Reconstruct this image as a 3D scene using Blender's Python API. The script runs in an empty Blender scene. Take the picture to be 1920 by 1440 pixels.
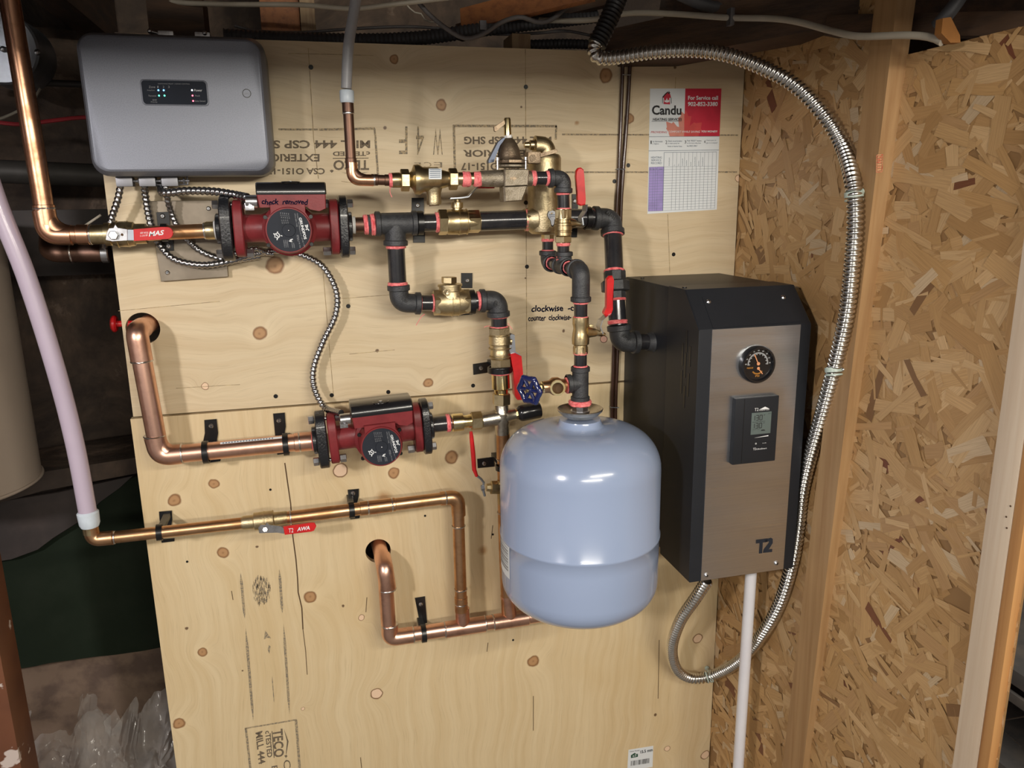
import bpy, bmesh, math, random
from mathutils import Vector, Matrix
from mathutils import noise as mnoise
random.seed(7)
PI = math.pi
SC = bpy.context.scene
COL = SC.collection

# ------------------------------------------------------------------ camera
F = 1452.5495                       # focal length in pixels of the 1920 px wide frame
def _n(v): return v.normalized()
AX = _n(Vector((5940, -430, F)))    # the wall's x axis, floor direction, depth axis seen in camera space
AD = _n(Vector((90, 6150, F)))
AY = AX.cross(AD)
CAM = Vector((0.344395, -1.515662, 1.630826))
right = Vector((AX.x, AY.x, -AD.x)); down = Vector((AX.y, AY.y, -AD.y)); fwd = Vector((AX.z, AY.z, -AD.z))
cd = bpy.data.cameras.new('camera'); cam = bpy.data.objects.new('camera', cd); COL.objects.link(cam)
cd.sensor_fit = 'HORIZONTAL'; cd.sensor_width = 36; cd.lens = 36 * F / 1920; cd.clip_start = 0.02
cam.matrix_world = Matrix(((right.x, -down.x, -fwd.x, CAM.x), (right.y, -down.y, -fwd.y, CAM.y), (right.z, -down.z, -fwd.z, CAM.z), (0, 0, 0, 1)))
SC.camera = cam

# ------------------------------------------------------------------ world, lamps, exposure
w = bpy.data.worlds.new('world'); SC.world = w; w.use_nodes = True
w.node_tree.nodes['Background'].inputs[0].default_value = (0.55, 0.6, 0.7, 1)
w.node_tree.nodes['Background'].inputs[1].default_value = 0.05
SC.view_settings.view_transform = 'Standard'; SC.view_settings.look = 'None'
SC.view_settings.gamma = 1.0; SC.view_settings.use_curve_mapping = False
SC.view_settings.exposure = 0.12

def area(name, loc, target, sx, sy, power, color):
    d = bpy.data.lights.new(name, 'AREA'); d.shape = 'RECTANGLE'; d.size = sx; d.size_y = sy
    d.energy = power; d.color = color
    o = bpy.data.objects.new(name, d); COL.objects.link(o); o.location = loc
    o.rotation_euler = (Vector(target) - Vector(loc)).to_track_quat('-Z', 'Y').to_euler()
    return o
def bulb(name, loc, r, power, color):
    d = bpy.data.lights.new(name, 'POINT'); d.shadow_soft_size = r; d.energy = power; d.color = color
    o = bpy.data.objects.new(name, d); COL.objects.link(o); o.location = loc
bulb('ceiling_bulb_light', (-0.95, -2.05, 2.02), 0.085, 98, (1.0, 0.95, 0.93))
area('ceiling_tube_light', (1.15, -2.0, 2.0), (0.95, -0.9, 0.9), 1.0, 0.04, 16, (1.0, 0.93, 0.80))
area('added_fill_light', (0.6, -3.5, 2.05), (0.5, 0, 0.6), 1.6, 0.12, 36, (1.0, 0.94, 0.82))  # fill lamp added to brighten the closed room, stands for no real fixture

# ------------------------------------------------------------------ pixel <-> place
def ray(u, v):
    c = Vector(((u - 960) / F, (v - 720) / F, 1.0))
    return right * c.x + down * c.y + fwd * c.z
def L(u, v, Y=0.0):                 # the point of the plane y = Y seen at pixel u, v
    r = ray(u, v); return CAM + r * ((Y - CAM.y) / r.y)
def LX(u, v, X):                    # the point of the plane x = X
    r = ray(u, v); return CAM + r * ((X - CAM.x) / r.x)
def LZ(u, v, Z):
    r = ray(u, v); return CAM + r * ((Z - CAM.z) / r.z)
def dep(p): return (p - CAM).dot(fwd)
def pr(wpx, p): return wpx * 0.5 * dep(p) / F     # radius in metres of something wpx pixels wide at p

# ------------------------------------------------------------------ mesh builder
def frame(d):
    d = d.normalized()
    a = Vector((0, 0, 1)) if abs(d.z) < 0.9 else Vector((0, 1, 0))
    e1 = d.cross(a).normalized(); e2 = e1.cross(d).normalized()
    return e1, e2
class MB:
    def __init__(s): s.v = []; s.f = []
    def add(s, vs, fs):
        o = len(s.v); s.v += [Vector(x) for x in vs]; s.f += [tuple(i + o for i in f) for f in fs]; return s
    def loft(s, loops, cap0=True, cap1=True, closed=True):
        n = len(loops[0]); vs = [p for l in loops for p in l]; fs = []
        for k in range(len(loops) - 1):
            for i in range(n if closed else n - 1):
                j = (i + 1) % n
                fs.append((k * n + i, k * n + j, (k + 1) * n + j, (k + 1) * n + i))
        if cap0: fs.append(tuple(range(n - 1, -1, -1)))
        if cap1: fs.append(tuple((len(loops) - 1) * n + i for i in range(n)))
        return s.add(vs, fs)
    def lathe(s, p0, p1, prof, seg=28, cap=True, rot=0.0, jit=0.0):   # prof: (fraction along p0-p1, radius m)
        d = p1 - p0; e1, e2 = frame(d); loops = []
        for t, r in prof:
            c = p0 + d * t; lp = []
            for i in range(seg):
                a = 2 * PI * i / seg + rot; rr = r
                if jit: rr = r * (1 + jit * mnoise.noise(Vector((c.x * 60 + a * 3, c.z * 60, a * 2 + t * 9))))
                lp.append(c + (e1 * math.cos(a) + e2 * math.sin(a)) * rr)
            loops.append(lp)
        return s.loft(loops, cap, cap)
    def cyl(s, p0, p1, r0, r1=None, seg=28, bev=0.0, rot=0.0):
        r1 = r0 if r1 is None else r1; l = (p1 - p0).length
        if bev and l > 0:
            b = min(bev / l, 0.45)
            return s.lathe(p0, p1, [(0, r0 - bev), (b, r0), (1 - b, r1), (1, r1 - bev)], seg, rot=rot)
        return s.lathe(p0, p1, [(0, r0), (1, r1)], seg, rot=rot)
    def sweep(s, pts, r, seg=20, cap=True, rf=None):
        n = len(pts); loops = []; prev = None
        for k in range(n):
            d = (pts[min(k + 1, n - 1)] - pts[max(k - 1, 0)]).normalized()
            if prev is None: e1, _ = frame(d)
            else: e1 = (prev - d * prev.dot(d)).normalized()
            prev = e1; e2 = d.cross(e1); lp = []
            for i in range(seg):
                a = 2 * PI * i / seg
                rr = (r[k] if isinstance(r, (list, tuple)) else r) if rf is None else rf(k, a)
                lp.append(pts[k] + (e1 * math.cos(a) + e2 * math.sin(a)) * rr)
            loops.append(lp)
        return s.loft(loops, cap, cap)
    def box(s, c, hx, hy, hz, bev=0.0, ex=Vector((1, 0, 0)), ey=Vector((0, 1, 0)), ez=Vector((0, 0, 1))):
        bm = bmesh.new(); bmesh.ops.create_cube(bm, size=2)
        for q in bm.verts: q.co = Vector((q.co.x * hx, q.co.y * hy, q.co.z * hz))
        if bev: bmesh.ops.bevel(bm, geom=bm.edges[:], offset=bev, segments=2, affect='EDGES', profile=0.7)
        bm.verts.index_update()
        c = Vector(c)
        s.add([c + ex * q.co.x + ey * q.co.y + ez * q.co.z for q in bm.verts], [[q.index for q in f.verts] for f in bm.faces]); bm.free(); return s
    def box2(s, a, b, bev=0.0):
        a = Vector(a); b = Vector(b); c = (a + b) / 2; h = (b - a) / 2
        return s.box(c, abs(h.x), abs(h.y), abs(h.z), bev)
    def prism(s, pts, dv, bev=0.0):      # polygon (world points) extruded by the vector dv
        n = len(pts); c = sum(pts, Vector()) / n; dv = Vector(dv)
        if bev:
            ins = [p + (c - p).normalized() * bev for p in pts]; e = dv.normalized() * bev
            return s.loft([ins, [p + e for p in pts], [p + dv - e for p in pts], [p + dv for p in ins]])
        return s.loft([pts, [p + dv for p in pts]])
    def poly(s, pts): return s.add(pts, [tuple(range(len(pts)))])
    def sphere(s, c, r, seg=16, sc=(1, 1, 1)):
        loops = []
        for k in range(1, 9):
            t = PI * k / 9; loops.append([Vector(c) + Vector((math.sin(t) * math.cos(2 * PI * i / seg) * sc[0], math.sin(t) * math.sin(2 * PI * i / seg) * sc[1], math.cos(t) * sc[2])) * r for i in range(seg)])
        return s.loft(loops)
    def torus(s, c, n, R, r, seg=36, ms=10):
        e1, e2 = frame(n); pts = [c + (e1 * math.cos(2 * PI * i / seg) + e2 * math.sin(2 * PI * i / seg)) * R for i in range(seg + 1)]
        return s.sweep(pts, r, ms, cap=False)

_tc = {}
def text_faces(st):
    if st in _tc: return _tc[st]
    key = st; bold = st.startswith('*'); st = st.lstrip('*')
    c = bpy.data.curves.new('t', 'FONT'); c.body = st; c.size = 1; c.resolution_u = 3; c.offset = 0.028 if bold else 0.0
    o = bpy.data.objects.new('t', c); COL.objects.link(o)
    dg = bpy.context.evaluated_depsgraph_get(); m = bpy.data.meshes.new_from_object(o.evaluated_get(dg))
    vs = [Vector(q.co) for q in m.vertices]; fs = [tuple(p.vertices) for p in m.polygons]
    bpy.data.objects.remove(o); bpy.data.curves.remove(c); bpy.data.meshes.remove(m)
    x0 = min(q.x for q in vs); x1 = max(q.x for q in vs); y0 = min(q.y for q in vs); y1 = max(q.y for q in vs)
    vs = [Vector(((q.x - x0) / (x1 - x0), (q.y - y0) / (y1 - y0), 0)) for q in vs]
    _tc[key] = (vs, fs); return _tc[key]
def text(mb, st, O, X, Y):           # lettering filling the parallelogram O, O+X, O+Y
    vs, fs = text_faces(st); mb.add([O + X * q.x + Y * q.y for q in vs], fs)
def tpx(mb, st, a, b, c, Yp):        # baseline a-b, top above a is c, on the plane y = Yp
    A = L(*a, Yp); text(mb, st, A, L(*b, Yp) - A, L(*c, Yp) - A)
def ppx(mb, pts, Yp, th=0.0, bev=0.0):
    P_ = [L(u, v, Yp) for u, v in pts]
    if th: mb.prism(P_, (0, th, 0), bev)
    else: mb.poly(P_)
    return mb
def line(mb, a, b, wpx, Yp):
    A = L(*a, Yp); B = L(*b, Yp); r = pr(wpx, A); n = Vector((-(B - A).z, 0, (B - A).x)).normalized() * r
    mb.poly([A - n, B - n, B + n, A + n])

# ------------------------------------------------------------------ things and parts
def thing(name, label, cat, loc=(0, 0, 0), group=None):
    o = bpy.data.objects.new(name, None); o.empty_display_size = 0.03; COL.objects.link(o); o.location = loc
    o['label'] = label; o['category'] = cat
    if group: o['group'] = group
    return o
def mesh_obj(name, mb, mat, org, smooth=True, ang=38):
    me = bpy.data.meshes.new(name); me.from_pydata([tuple(q - org) for q in mb.v], [], mb.f)
    me.materials.append(mat); me.validate()
    bm = bmesh.new(); bm.from_mesh(me); bmesh.ops.recalc_face_normals(bm, faces=bm.faces[:]) if smooth != 'keep' else None; bm.to_mesh(me); bm.free()
    if smooth:
        for p in me.polygons: p.use_smooth = True
        me.set_sharp_from_angle(angle=math.radians(ang))
    o = bpy.data.objects.new(name, me); COL.objects.link(o); return o
def origin(o):
    while o.parent: o = o.parent
    return Vector(o.location)
def part(parent, name, mb, mat, label=None, smooth=True, ang=38):
    o = mesh_obj(name, mb, mat, origin(parent), smooth, ang); o.parent = parent
    if label: o['label'] = label
    return o
def struct(name, mb, mat, smooth=False):
    o = mesh_obj(name, mb, mat, Vector(), smooth); o['kind'] = 'structure'; return o
def single(name, label, cat, mb, mat, group=None, loc=(0, 0, 0)):
    o = mesh_obj(name, mb, mat, Vector(loc)); o.location = loc; o['label'] = label; o['category'] = cat
    if group: o['group'] = group
    return o

# ------------------------------------------------------------------ materials
def new_mat(name):
    m = bpy.data.materials.new(name); m.use_nodes = True; nt = m.node_tree
    return m, nt, nt.nodes['Principled BSDF']
def N(nt, t, **kw):
    n = nt.nodes.new(t)
    for k, v in kw.items(): setattr(n, k, v)
    return n
def lk(nt, a, b): nt.links.new(a, b)
def mixc(nt, fac, a, b, mode='MIX'):
    n = N(nt, 'ShaderNodeMix', data_type='RGBA', blend_type=mode)
    for s, x in ((n.inputs[0], fac), (n.inputs[6], a), (n.inputs[7], b)):
        if isinstance(x, (int, float)): s.default_value = x
        elif isinstance(x, tuple): s.default_value = (*x, 1) if len(x) == 3 else x
        else: lk(nt, x, s)
    return n.outputs[2]
def math_(nt, op, a, b=0.0, c=None, clamp=False):
    n = N(nt, 'ShaderNodeMath', operation=op, use_clamp=clamp)
    for s, x in zip(n.inputs, (a, b, c)):
        if x is None: continue
        if isinstance(x, (int, float)): s.default_value = x
        else: lk(nt, x, s)
    return n.outputs[0]
def coords(nt, scale=(1, 1, 1)):
    tc = N(nt, 'ShaderNodeTexCoord'); mp = N(nt, 'ShaderNodeMapping'); mp.inputs['Scale'].default_value = scale
    lk(nt, tc.outputs['Object'], mp.inputs[0]); return mp.outputs[0]
def noise_(nt, vec, scale, detail=3, rough=0.6, dist=0.0):
    n = N(nt, 'ShaderNodeTexNoise'); n.inputs['Scale'].default_value = scale; n.inputs['Detail'].default_value = detail
    n.inputs['Roughness'].default_value = rough; n.inputs['Distortion'].default_value = dist; lk(nt, vec, n.inputs['Vector']); return n.outputs['Fac']
def rng(nt, x, a, b, c=0.0, d=1.0):
    n = N(nt, 'ShaderNodeMapRange'); n.inputs[1].default_value = a; n.inputs[2].default_value = b; n.inputs[3].default_value = c; n.inputs[4].default_value = d
    lk(nt, x, n.inputs[0]); return n.outputs[0]
def pmat(name, col, rough=0.5, metal=0.0, col2=None, vs=20, vlo=0.45, vhi=0.65, bump=0.0, bs=200, stretch=(1, 1, 1), coat=0.0, rough2=None, spec=0.5):
    m, nt, b = new_mat(name); b.inputs['Roughness'].default_value = rough; b.inputs['Metallic'].default_value = metal
    b.inputs['Base Color'].default_value = (*col, 1); b.inputs['Coat Weight'].default_value = coat; b.inputs['Coat Roughness'].default_value = 0.08
    b.inputs['Specular IOR Level'].default_value = spec
    vec = coords(nt, stretch)
    f = rng(nt, noise_(nt, vec, vs, 4), vlo, vhi)
    col2 = col2 or tuple(x * 0.82 for x in col)
    lk(nt, mixc(nt, f, col, col2), b.inputs['Base Color'])
    if rough2 is not None: lk(nt, rng(nt, f, 0, 1, rough, rough2), b.inputs['Roughness'])
    if bump:
        bp = N(nt, 'ShaderNodeBump'); bp.inputs['Strength'].default_value = bump; bp.inputs['Distance'].default_value = 0.002
        lk(nt, noise_(nt, vec, bs, 3), bp.inputs['Height']); lk(nt, bp.outputs[0], b.inputs['Normal'])
    return m
def emit(name, col, s):
    m, nt, b = new_mat(name); b.inputs['Emission Color'].default_value = (*col, 1); b.inputs['Emission Strength'].default_value = s
    b.inputs['Base Color'].default_value = (*col, 1); return m

M = {}
M['copper'] = pmat('copper', (0.68, 0.38, 0.24), 0.30, 1, (0.42, 0.21, 0.12), 26, bump=0.04, rough2=0.38)
M['copper_new'] = pmat('new_copper', (0.82, 0.50, 0.38), 0.32, 1, (0.60, 0.34, 0.25), 24, bump=0.04, rough2=0.36)
M['copper_old'] = pmat('old_copper', (0.19, 0.11, 0.08), 0.48, 1, (0.15, 0.09, 0.07), 30, bump=0.06)
M['copper_amber'] = pmat('amber_copper', (0.68, 0.41, 0.23), 0.32, 1, (0.50, 0.27, 0.13), 22, bump=0.04, rough2=0.4)
M['solder'] = pmat('solder', (0.72, 0.70, 0.68), 0.28, 1, (0.5, 0.42, 0.36), 60, bump=0.2)
M['brass'] = pmat('brass', (0.60, 0.49, 0.29), 0.33, 1, (0.44, 0.34, 0.19), 40, bump=0.08)
M['cast_brass'] = pmat('cast_brass', (0.58, 0.48, 0.30), 0.42, 1, (0.42, 0.33, 0.19), 40, bump=0.22, bs=350)
M['bright_brass'] = pmat('bright_brass', (0.82, 0.70, 0.40), 0.2, 1, (0.75, 0.55, 0.22), 30)
M['bronze'] = pmat('rough_bronze', (0.36, 0.31, 0.24), 0.5, 0.85, (0.25, 0.21, 0.15), 90, bump=0.5, bs=500)
M['bronze_dark'] = pmat('brown_bronze', (0.25, 0.19, 0.13), 0.42, 0.8, (0.17, 0.12, 0.08), 60, bump=0.2, bs=400)
M['nickel'] = pmat('nickel', (0.68, 0.64, 0.56), 0.3, 1, (0.5, 0.46, 0.38), 60, bump=0.2, bs=300)
M['iron'] = pmat('cast_iron', (0.055, 0.057, 0.062), 0.48, 0.3, (0.035, 0.036, 0.04), 60, bump=0.35, bs=450)
M['pipe'] = pmat('black_pipe', (0.022, 0.022, 0.026), 0.22, 0.2, (0.035, 0.033, 0.035), 30, stretch=(1, 1, 1), coat=0.4)
M['pink'] = pmat('pink_sealant', (0.92, 0.25, 0.25), 0.4, 0, (0.75, 0.12, 0.14), 140, bump=0.5, bs=300)
M['ptfe'] = pmat('white_tape', (0.75, 0.75, 0.74), 0.5)
M['red'] = pmat('red_vinyl', (0.62, 0.018, 0.02), 0.28, 0, (0.50, 0.012, 0.015), 40, coat=0.3)
M['pump_red'] = pmat('pump_red_paint', (0.21, 0.024, 0.028), 0.42, 0, (0.17, 0.018, 0.022), 30, bump=0.08, bs=300, spec=0.35)
M['flange'] = pmat('black_flange_paint', (0.012, 0.013, 0.016), 0.3, 0, bump=0.5, bs=260, coat=0.3)
M['blackplastic'] = pmat('black_plastic', (0.012, 0.012, 0.014), 0.22, 0, coat=0.3)
M['disc'] = pmat('charcoal_nameplate', (0.022, 0.026, 0.036), 0.55, spec=0.2)
M['steel'] = pmat('zinc_steel', (0.66, 0.67, 0.70), 0.3, 1, (0.5, 0.5, 0.52), 80)
M['conduit'] = pmat('aluminium_conduit', (0.72, 0.71, 0.68), 0.22, 1, (0.58, 0.57, 0.55), 30)
M['bx'] = pmat('armoured_cable_steel', (0.42, 0.42, 0.43), 0.26, 1, (0.32, 0.32, 0.33), 40)
M['bracket'] = pmat('black_bracket', (0.008, 0.008, 0.009), 0.3)
M['pex'] = pmat('frosted_pex', (0.50, 0.42, 0.52), 0.35, 0, (0.46, 0.385, 0.48), 6, coat=0.2)
M['pexgrey'] = pmat('grey_pex', (0.40, 0.40, 0.42), 0.35)
M['collar'] = pmat('milky_collar', (0.66, 0.74, 0.82), 0.35)
M['tank'] = pmat('blue_grey_enamel', (0.31, 0.385, 0.56), 0.2, 0, (0.30, 0.375, 0.55), 4, coat=0.4)
M['boiler'] = pmat('black_powder_coat', (0.017, 0.019, 0.024), 0.42, 0, (0.015, 0.017, 0.021), 8, bump=0.12, bs=900, spec=0.3)
M['boxgrey'] = pmat('grey_powder_coat', (0.15, 0.16, 0.18), 0.42, 0.2, (0.13, 0.14, 0.16), 500, bump=0.06, bs=700)
M['boxface'] = pmat('silver_grey_paint', (0.21, 0.222, 0.265), 0.38, 0.3, (0.175, 0.187, 0.228), 600, bump=0.08, bs=800)
M['window'] = pmat('dark_display', (0.012, 0.017, 0.03), 0.5, spec=0.15)
M['white'] = pmat('white_paper', (0.74, 0.78, 0.80), 0.6, 0, (0.71, 0.75, 0.78), 3)
M['whiteink'] = pmat('white_ink', (0.82, 0.84, 0.86), 0.5)
M['greyink'] = pmat('grey_ink', (0.30, 0.31, 0.33), 0.5)
M['blackink'] = pmat('black_ink', (0.015, 0.015, 0.018), 0.6)
M['lineink'] = pmat('thin_grey_ink', (0.16, 0.20, 0.26), 0.6)
M['redpaper'] = pmat('red_print', (0.55, 0.015, 0.045), 0.5)
M['leaf'] = pmat('coral_print', (0.66, 0.25, 0.19), 0.5)
M['leaf2'] = pmat('deep_red_print', (0.62, 0.06, 0.06), 0.5)
M['violet'] = pmat('violet_print', (0.36, 0.29, 0.62), 0.6)
M['stamp'] = pmat('faded_stamp_ink', (0.13, 0.10, 0.07), 0.8, 0, (0.30, 0.22, 0.12), 300, 0.5, 0.75)
M['stamplight'] = pmat('worn_stamp_ink', (0.19, 0.16, 0.12), 0.8, 0, (0.46, 0.35, 0.20), 260, 0.42, 0.6)
M['crack'] = pmat('dark_crack', (0.10, 0.055, 0.025), 0.9)
M['pencil'] = pmat('pencil_line', (0.28, 0.21, 0.13), 0.9, 0, (0.5, 0.38, 0.2), 60, 0.45, 0.6)
M['marker'] = pmat('marker_ink', (0.006, 0.008, 0.025), 0.9, spec=0.0)
M['blue'] = pmat('blue_enamel', (0.010, 0.018, 0.10), 0.15, 0, coat=0.6)
M['rubber'] = pmat('black_rubber', (0.012, 0.012, 0.013), 0.45)
M['greyplate'] = pmat('brown_grey_steel_plate', (0.20, 0.165, 0.125), 0.4, 0.55, (0.26, 0.22, 0.17), 12)
M['beige'] = pmat('beige_metal_jacket', (0.46, 0.38, 0.31), 0.4, 0, (0.43, 0.355, 0.29), 5)
M['oldwood'] = pmat('old_dark_wood', (0.10, 0.055, 0.03), 0.75, 0, (0.045, 0.027, 0.018), 8, 0.35, 0.65, bump=0.4, bs=60, stretch=(1, 1, 6))
M['oldwood_y'] = pmat('old_joist_wood', (0.075, 0.037, 0.019), 0.75, 0, (0.03, 0.018, 0.012), 8, 0.35, 0.65, bump=0.4, bs=60, stretch=(6, 1, 6))
M['orangewood'] = pmat('orange_wood', (0.30, 0.115, 0.04), 0.65, 0, (0.20, 0.075, 0.03), 14, bump=0.3, bs=60, stretch=(6, 1, 6))
M['palewood'] = pmat('pale_block_wood', (0.32, 0.22, 0.12), 0.65, 0, (0.24, 0.15, 0.08), 14, stretch=(8, 1, 1))
M['concrete'] = pmat('dusty_concrete', (0.20, 0.19, 0.18), 0.85, 0, (0.14, 0.132, 0.125), 4, bump=0.3, bs=40)
M['plaster'] = pmat('pale_wall', (0.62, 0.62, 0.61), 0.85, 0, (0.54, 0.54, 0.53), 2)
M['cable_white'] = pmat('off_white_cable', (0.42, 0.38, 0.31), 0.45, 0, (0.34, 0.30, 0.24), 10)
M['cable_grey'] = pmat('grey_cable', (0.14, 0.13, 0.13), 0.5)
M['cable_dark'] = pmat('dark_hose', (0.055, 0.055, 0.06), 0.5)
M['cable_brown'] = pmat('brown_cable', (0.055, 0.025, 0.016), 0.28, 0, coat=0.3)
M['cable_red'] = pmat('red_cable', (0.35, 0.03, 0.04), 0.4)
M['duct'] = pmat('galvanised_duct', (0.40, 0.43, 0.48), 0.35, 0.8)
M['darkduct'] = pmat('dull_dark_pipe', (0.065, 0.06, 0.056), 0.55, 0.3, (0.04, 0.037, 0.035), 12)
M['yellow'] = pmat('ochre_block', (0.30, 0.125, 0.03), 0.5)
M['lcd'] = pmat('lcd_grey', (0.115, 0.15, 0.145), 0.3)
M['amber'] = pmat('amber_print', (0.70, 0.30, 0.04), 0.5)
M['needle'] = pmat('orange_needle', (0.80, 0.36, 0.18), 0.4)
M['bluebin'] = pmat('blue_plastic', (0.012, 0.05, 0.22), 0.35)
M['shelfgrey'] = pmat('scuffed_grey_steel', (0.20, 0.19, 0.19), 0.5, 0.3, (0.28, 0.25, 0.23), 18)
M['darkblue'] = pmat('dark_blue_canvas', (0.012, 0.035, 0.12), 0.6)
M['clampzinc'] = pmat('dull_zinc', (0.20, 0.20, 0.215), 0.45, 0.8)
M['bluesteel'] = pmat('blue_grey_steel', (0.075, 0.09, 0.13), 0.4, 0.5)
M['tie'] = pmat('pale_nylon_tie', (0.50, 0.60, 0.54), 0.4)
M['pvc'] = pmat('white_pvc', (0.72, 0.72, 0.76), 0.3, 0, (0.69, 0.68, 0.73), 6)
M['green'] = pmat('dark_green_tarpaulin', (0.012, 0.018, 0.011), 0.75, 0, (0.017, 0.023, 0.015), 5, bump=0.3, bs=30, spec=0.1)
M['tarp'] = pmat('brown_black_sheeting', (0.030, 0.022, 0.020), 0.6, 0, (0.05, 0.036, 0.032), 9, bump=0.3, bs=25)
M['green_logo'] = pmat('dark_green_print', (0.02, 0.09, 0.05), 0.5)
M['redstamp'] = pmat('red_stamp_ink', (0.55, 0.10, 0.06), 0.7, 0, (0.62, 0.34, 0.18), 300, 0.4, 0.6)

def stone_mat():
    m, nt, b = new_mat('old_stone_wall'); b.inputs['Roughness'].default_value = 0.85
    v = coords(nt); n1 = noise_(nt, v, 4.5, 6, 0.65, 0.6); n2 = noise_(nt, v, 22, 5)
    c = mixc(nt, rng(nt, n1, 0.42, 0.62), (0.045, 0.031, 0.024), (0.13, 0.088, 0.062))
    c = mixc(nt, rng(nt, n1, 0.60, 0.64), c, (0.22, 0.155, 0.115))
    c = mixc(nt, rng(nt, n2, 0.4, 0.7, 0, 0.6), c, (0.04, 0.03, 0.025))
    lk(nt, c, b.inputs['Base Color'])
    bp = N(nt, 'ShaderNodeBump'); bp.inputs['Strength'].default_value = 0.7; bp.inputs['Distance'].default_value = 0.02
    lk(nt, n1, bp.inputs['Height']); lk(nt, bp.outputs[0], b.inputs['Normal']); return m
M['stone'] = stone_mat()
def paint_post_mat():
    m, nt, b = new_mat('flaking_brown_paint'); b.inputs['Roughness'].default_value = 0.5
    v = coords(nt); n1 = noise_(nt, v, 13, 4, 0.6); n2 = noise_(nt, v, 5, 3)
    c = mixc(nt, rng(nt, n2, 0.4, 0.6), (0.15, 0.055, 0.024), (0.10, 0.034, 0.016))
    c = mixc(nt, rng(nt, n1, 0.60, 0.62), c, (0.50, 0.42, 0.38))
    lk(nt, c, b.inputs['Base Color']); return m
M['flaking'] = paint_post_mat()
def wood_mat(name, c1, c2, knots=(), freq=75, axis='Z'):
    m, nt, b = new_mat(name); b.inputs['Roughness'].default_value = 0.55
    st = {'Z': (freq, freq, 2.2), 'X': (2.2, freq, freq)}[axis]
    n1 = noise_(nt, coords(nt, st), 1.0, 4, 0.6, 0.3); n2 = noise_(nt, coords(nt, tuple(x * 0.2 for x in st)), 1.3, 2)
    c = mixc(nt, rng(nt, n1, 0.35, 0.65), c1, c2); c = mixc(nt, rng(nt, n2, 0.35, 0.7, 0, 0.5), c, tuple(x * 0.75 for x in c2))
    tc = N(nt, 'ShaderNodeTexCoord')
    for p, r in knots:
        d = N(nt, 'ShaderNodeVectorMath', operation='DISTANCE'); lk(nt, tc.outputs['Object'], d.inputs[0]); d.inputs[1].default_value = tuple(p)
        c = mixc(nt, rng(nt, d.outputs['Value'], r * 1.15, r * 0.8), c, (0.16, 0.075, 0.03))
    lk(nt, c, b.inputs['Base Color'])
    bp = N(nt, 'ShaderNodeBump'); bp.inputs['Strength'].default_value = 0.15; bp.inputs['Distance'].default_value = 0.002
    lk(nt, n1, bp.inputs['Height']); lk(nt, bp.outputs[0], b.inputs['Normal']); return m
M['stud'] = wood_mat('spruce_stud', (0.44, 0.27, 0.125), (0.34, 0.19, 0.08), ((Vector((1.21, -.33, .90)), .008), (Vector((1.205, -.36, 1.42)), .006)))
M['post'] = wood_mat('pale_post_wood', (0.74, 0.62, 0.48), (0.66, 0.52, 0.38))
M['stainwood'] = wood_mat('amber_stained_wood', (0.50, 0.26, 0.095), (0.38, 0.17, 0.055))
def brushed():
    m, nt, b = new_mat('brushed_stainless'); b.inputs['Metallic'].default_value = 1
    n1 = noise_(nt, coords(nt, (3, 3, 900)), 1.0, 3, 0.6)
    n2 = noise_(nt, coords(nt, (0.4, 0.4, 8)), 1.2, 2, 0.5)
    c = mixc(nt, rng(nt, n1, 0.3, 0.7), (0.80, 0.83, 0.88), (0.71, 0.74, 0.79))
    lk(nt, c, b.inputs['Base Color']); lk(nt, rng(nt, n1, 0.2, 0.8, 0.26, 0.36), b.inputs['Roughness'])
    b.inputs['Anisotropic'].default_value = 0.8; b.inputs['Anisotropic Rotation'].default_value = 0.0
    bp = N(nt, 'ShaderNodeBump'); bp.inputs['Strength'].default_value = 0.5; bp.inputs['Distance'].default_value = 0.012
    lk(nt, n2, bp.inputs['Height']); lk(nt, bp.outputs[0], b.inputs['Normal'])
    return m
M['stainless'] = brushed()

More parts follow.
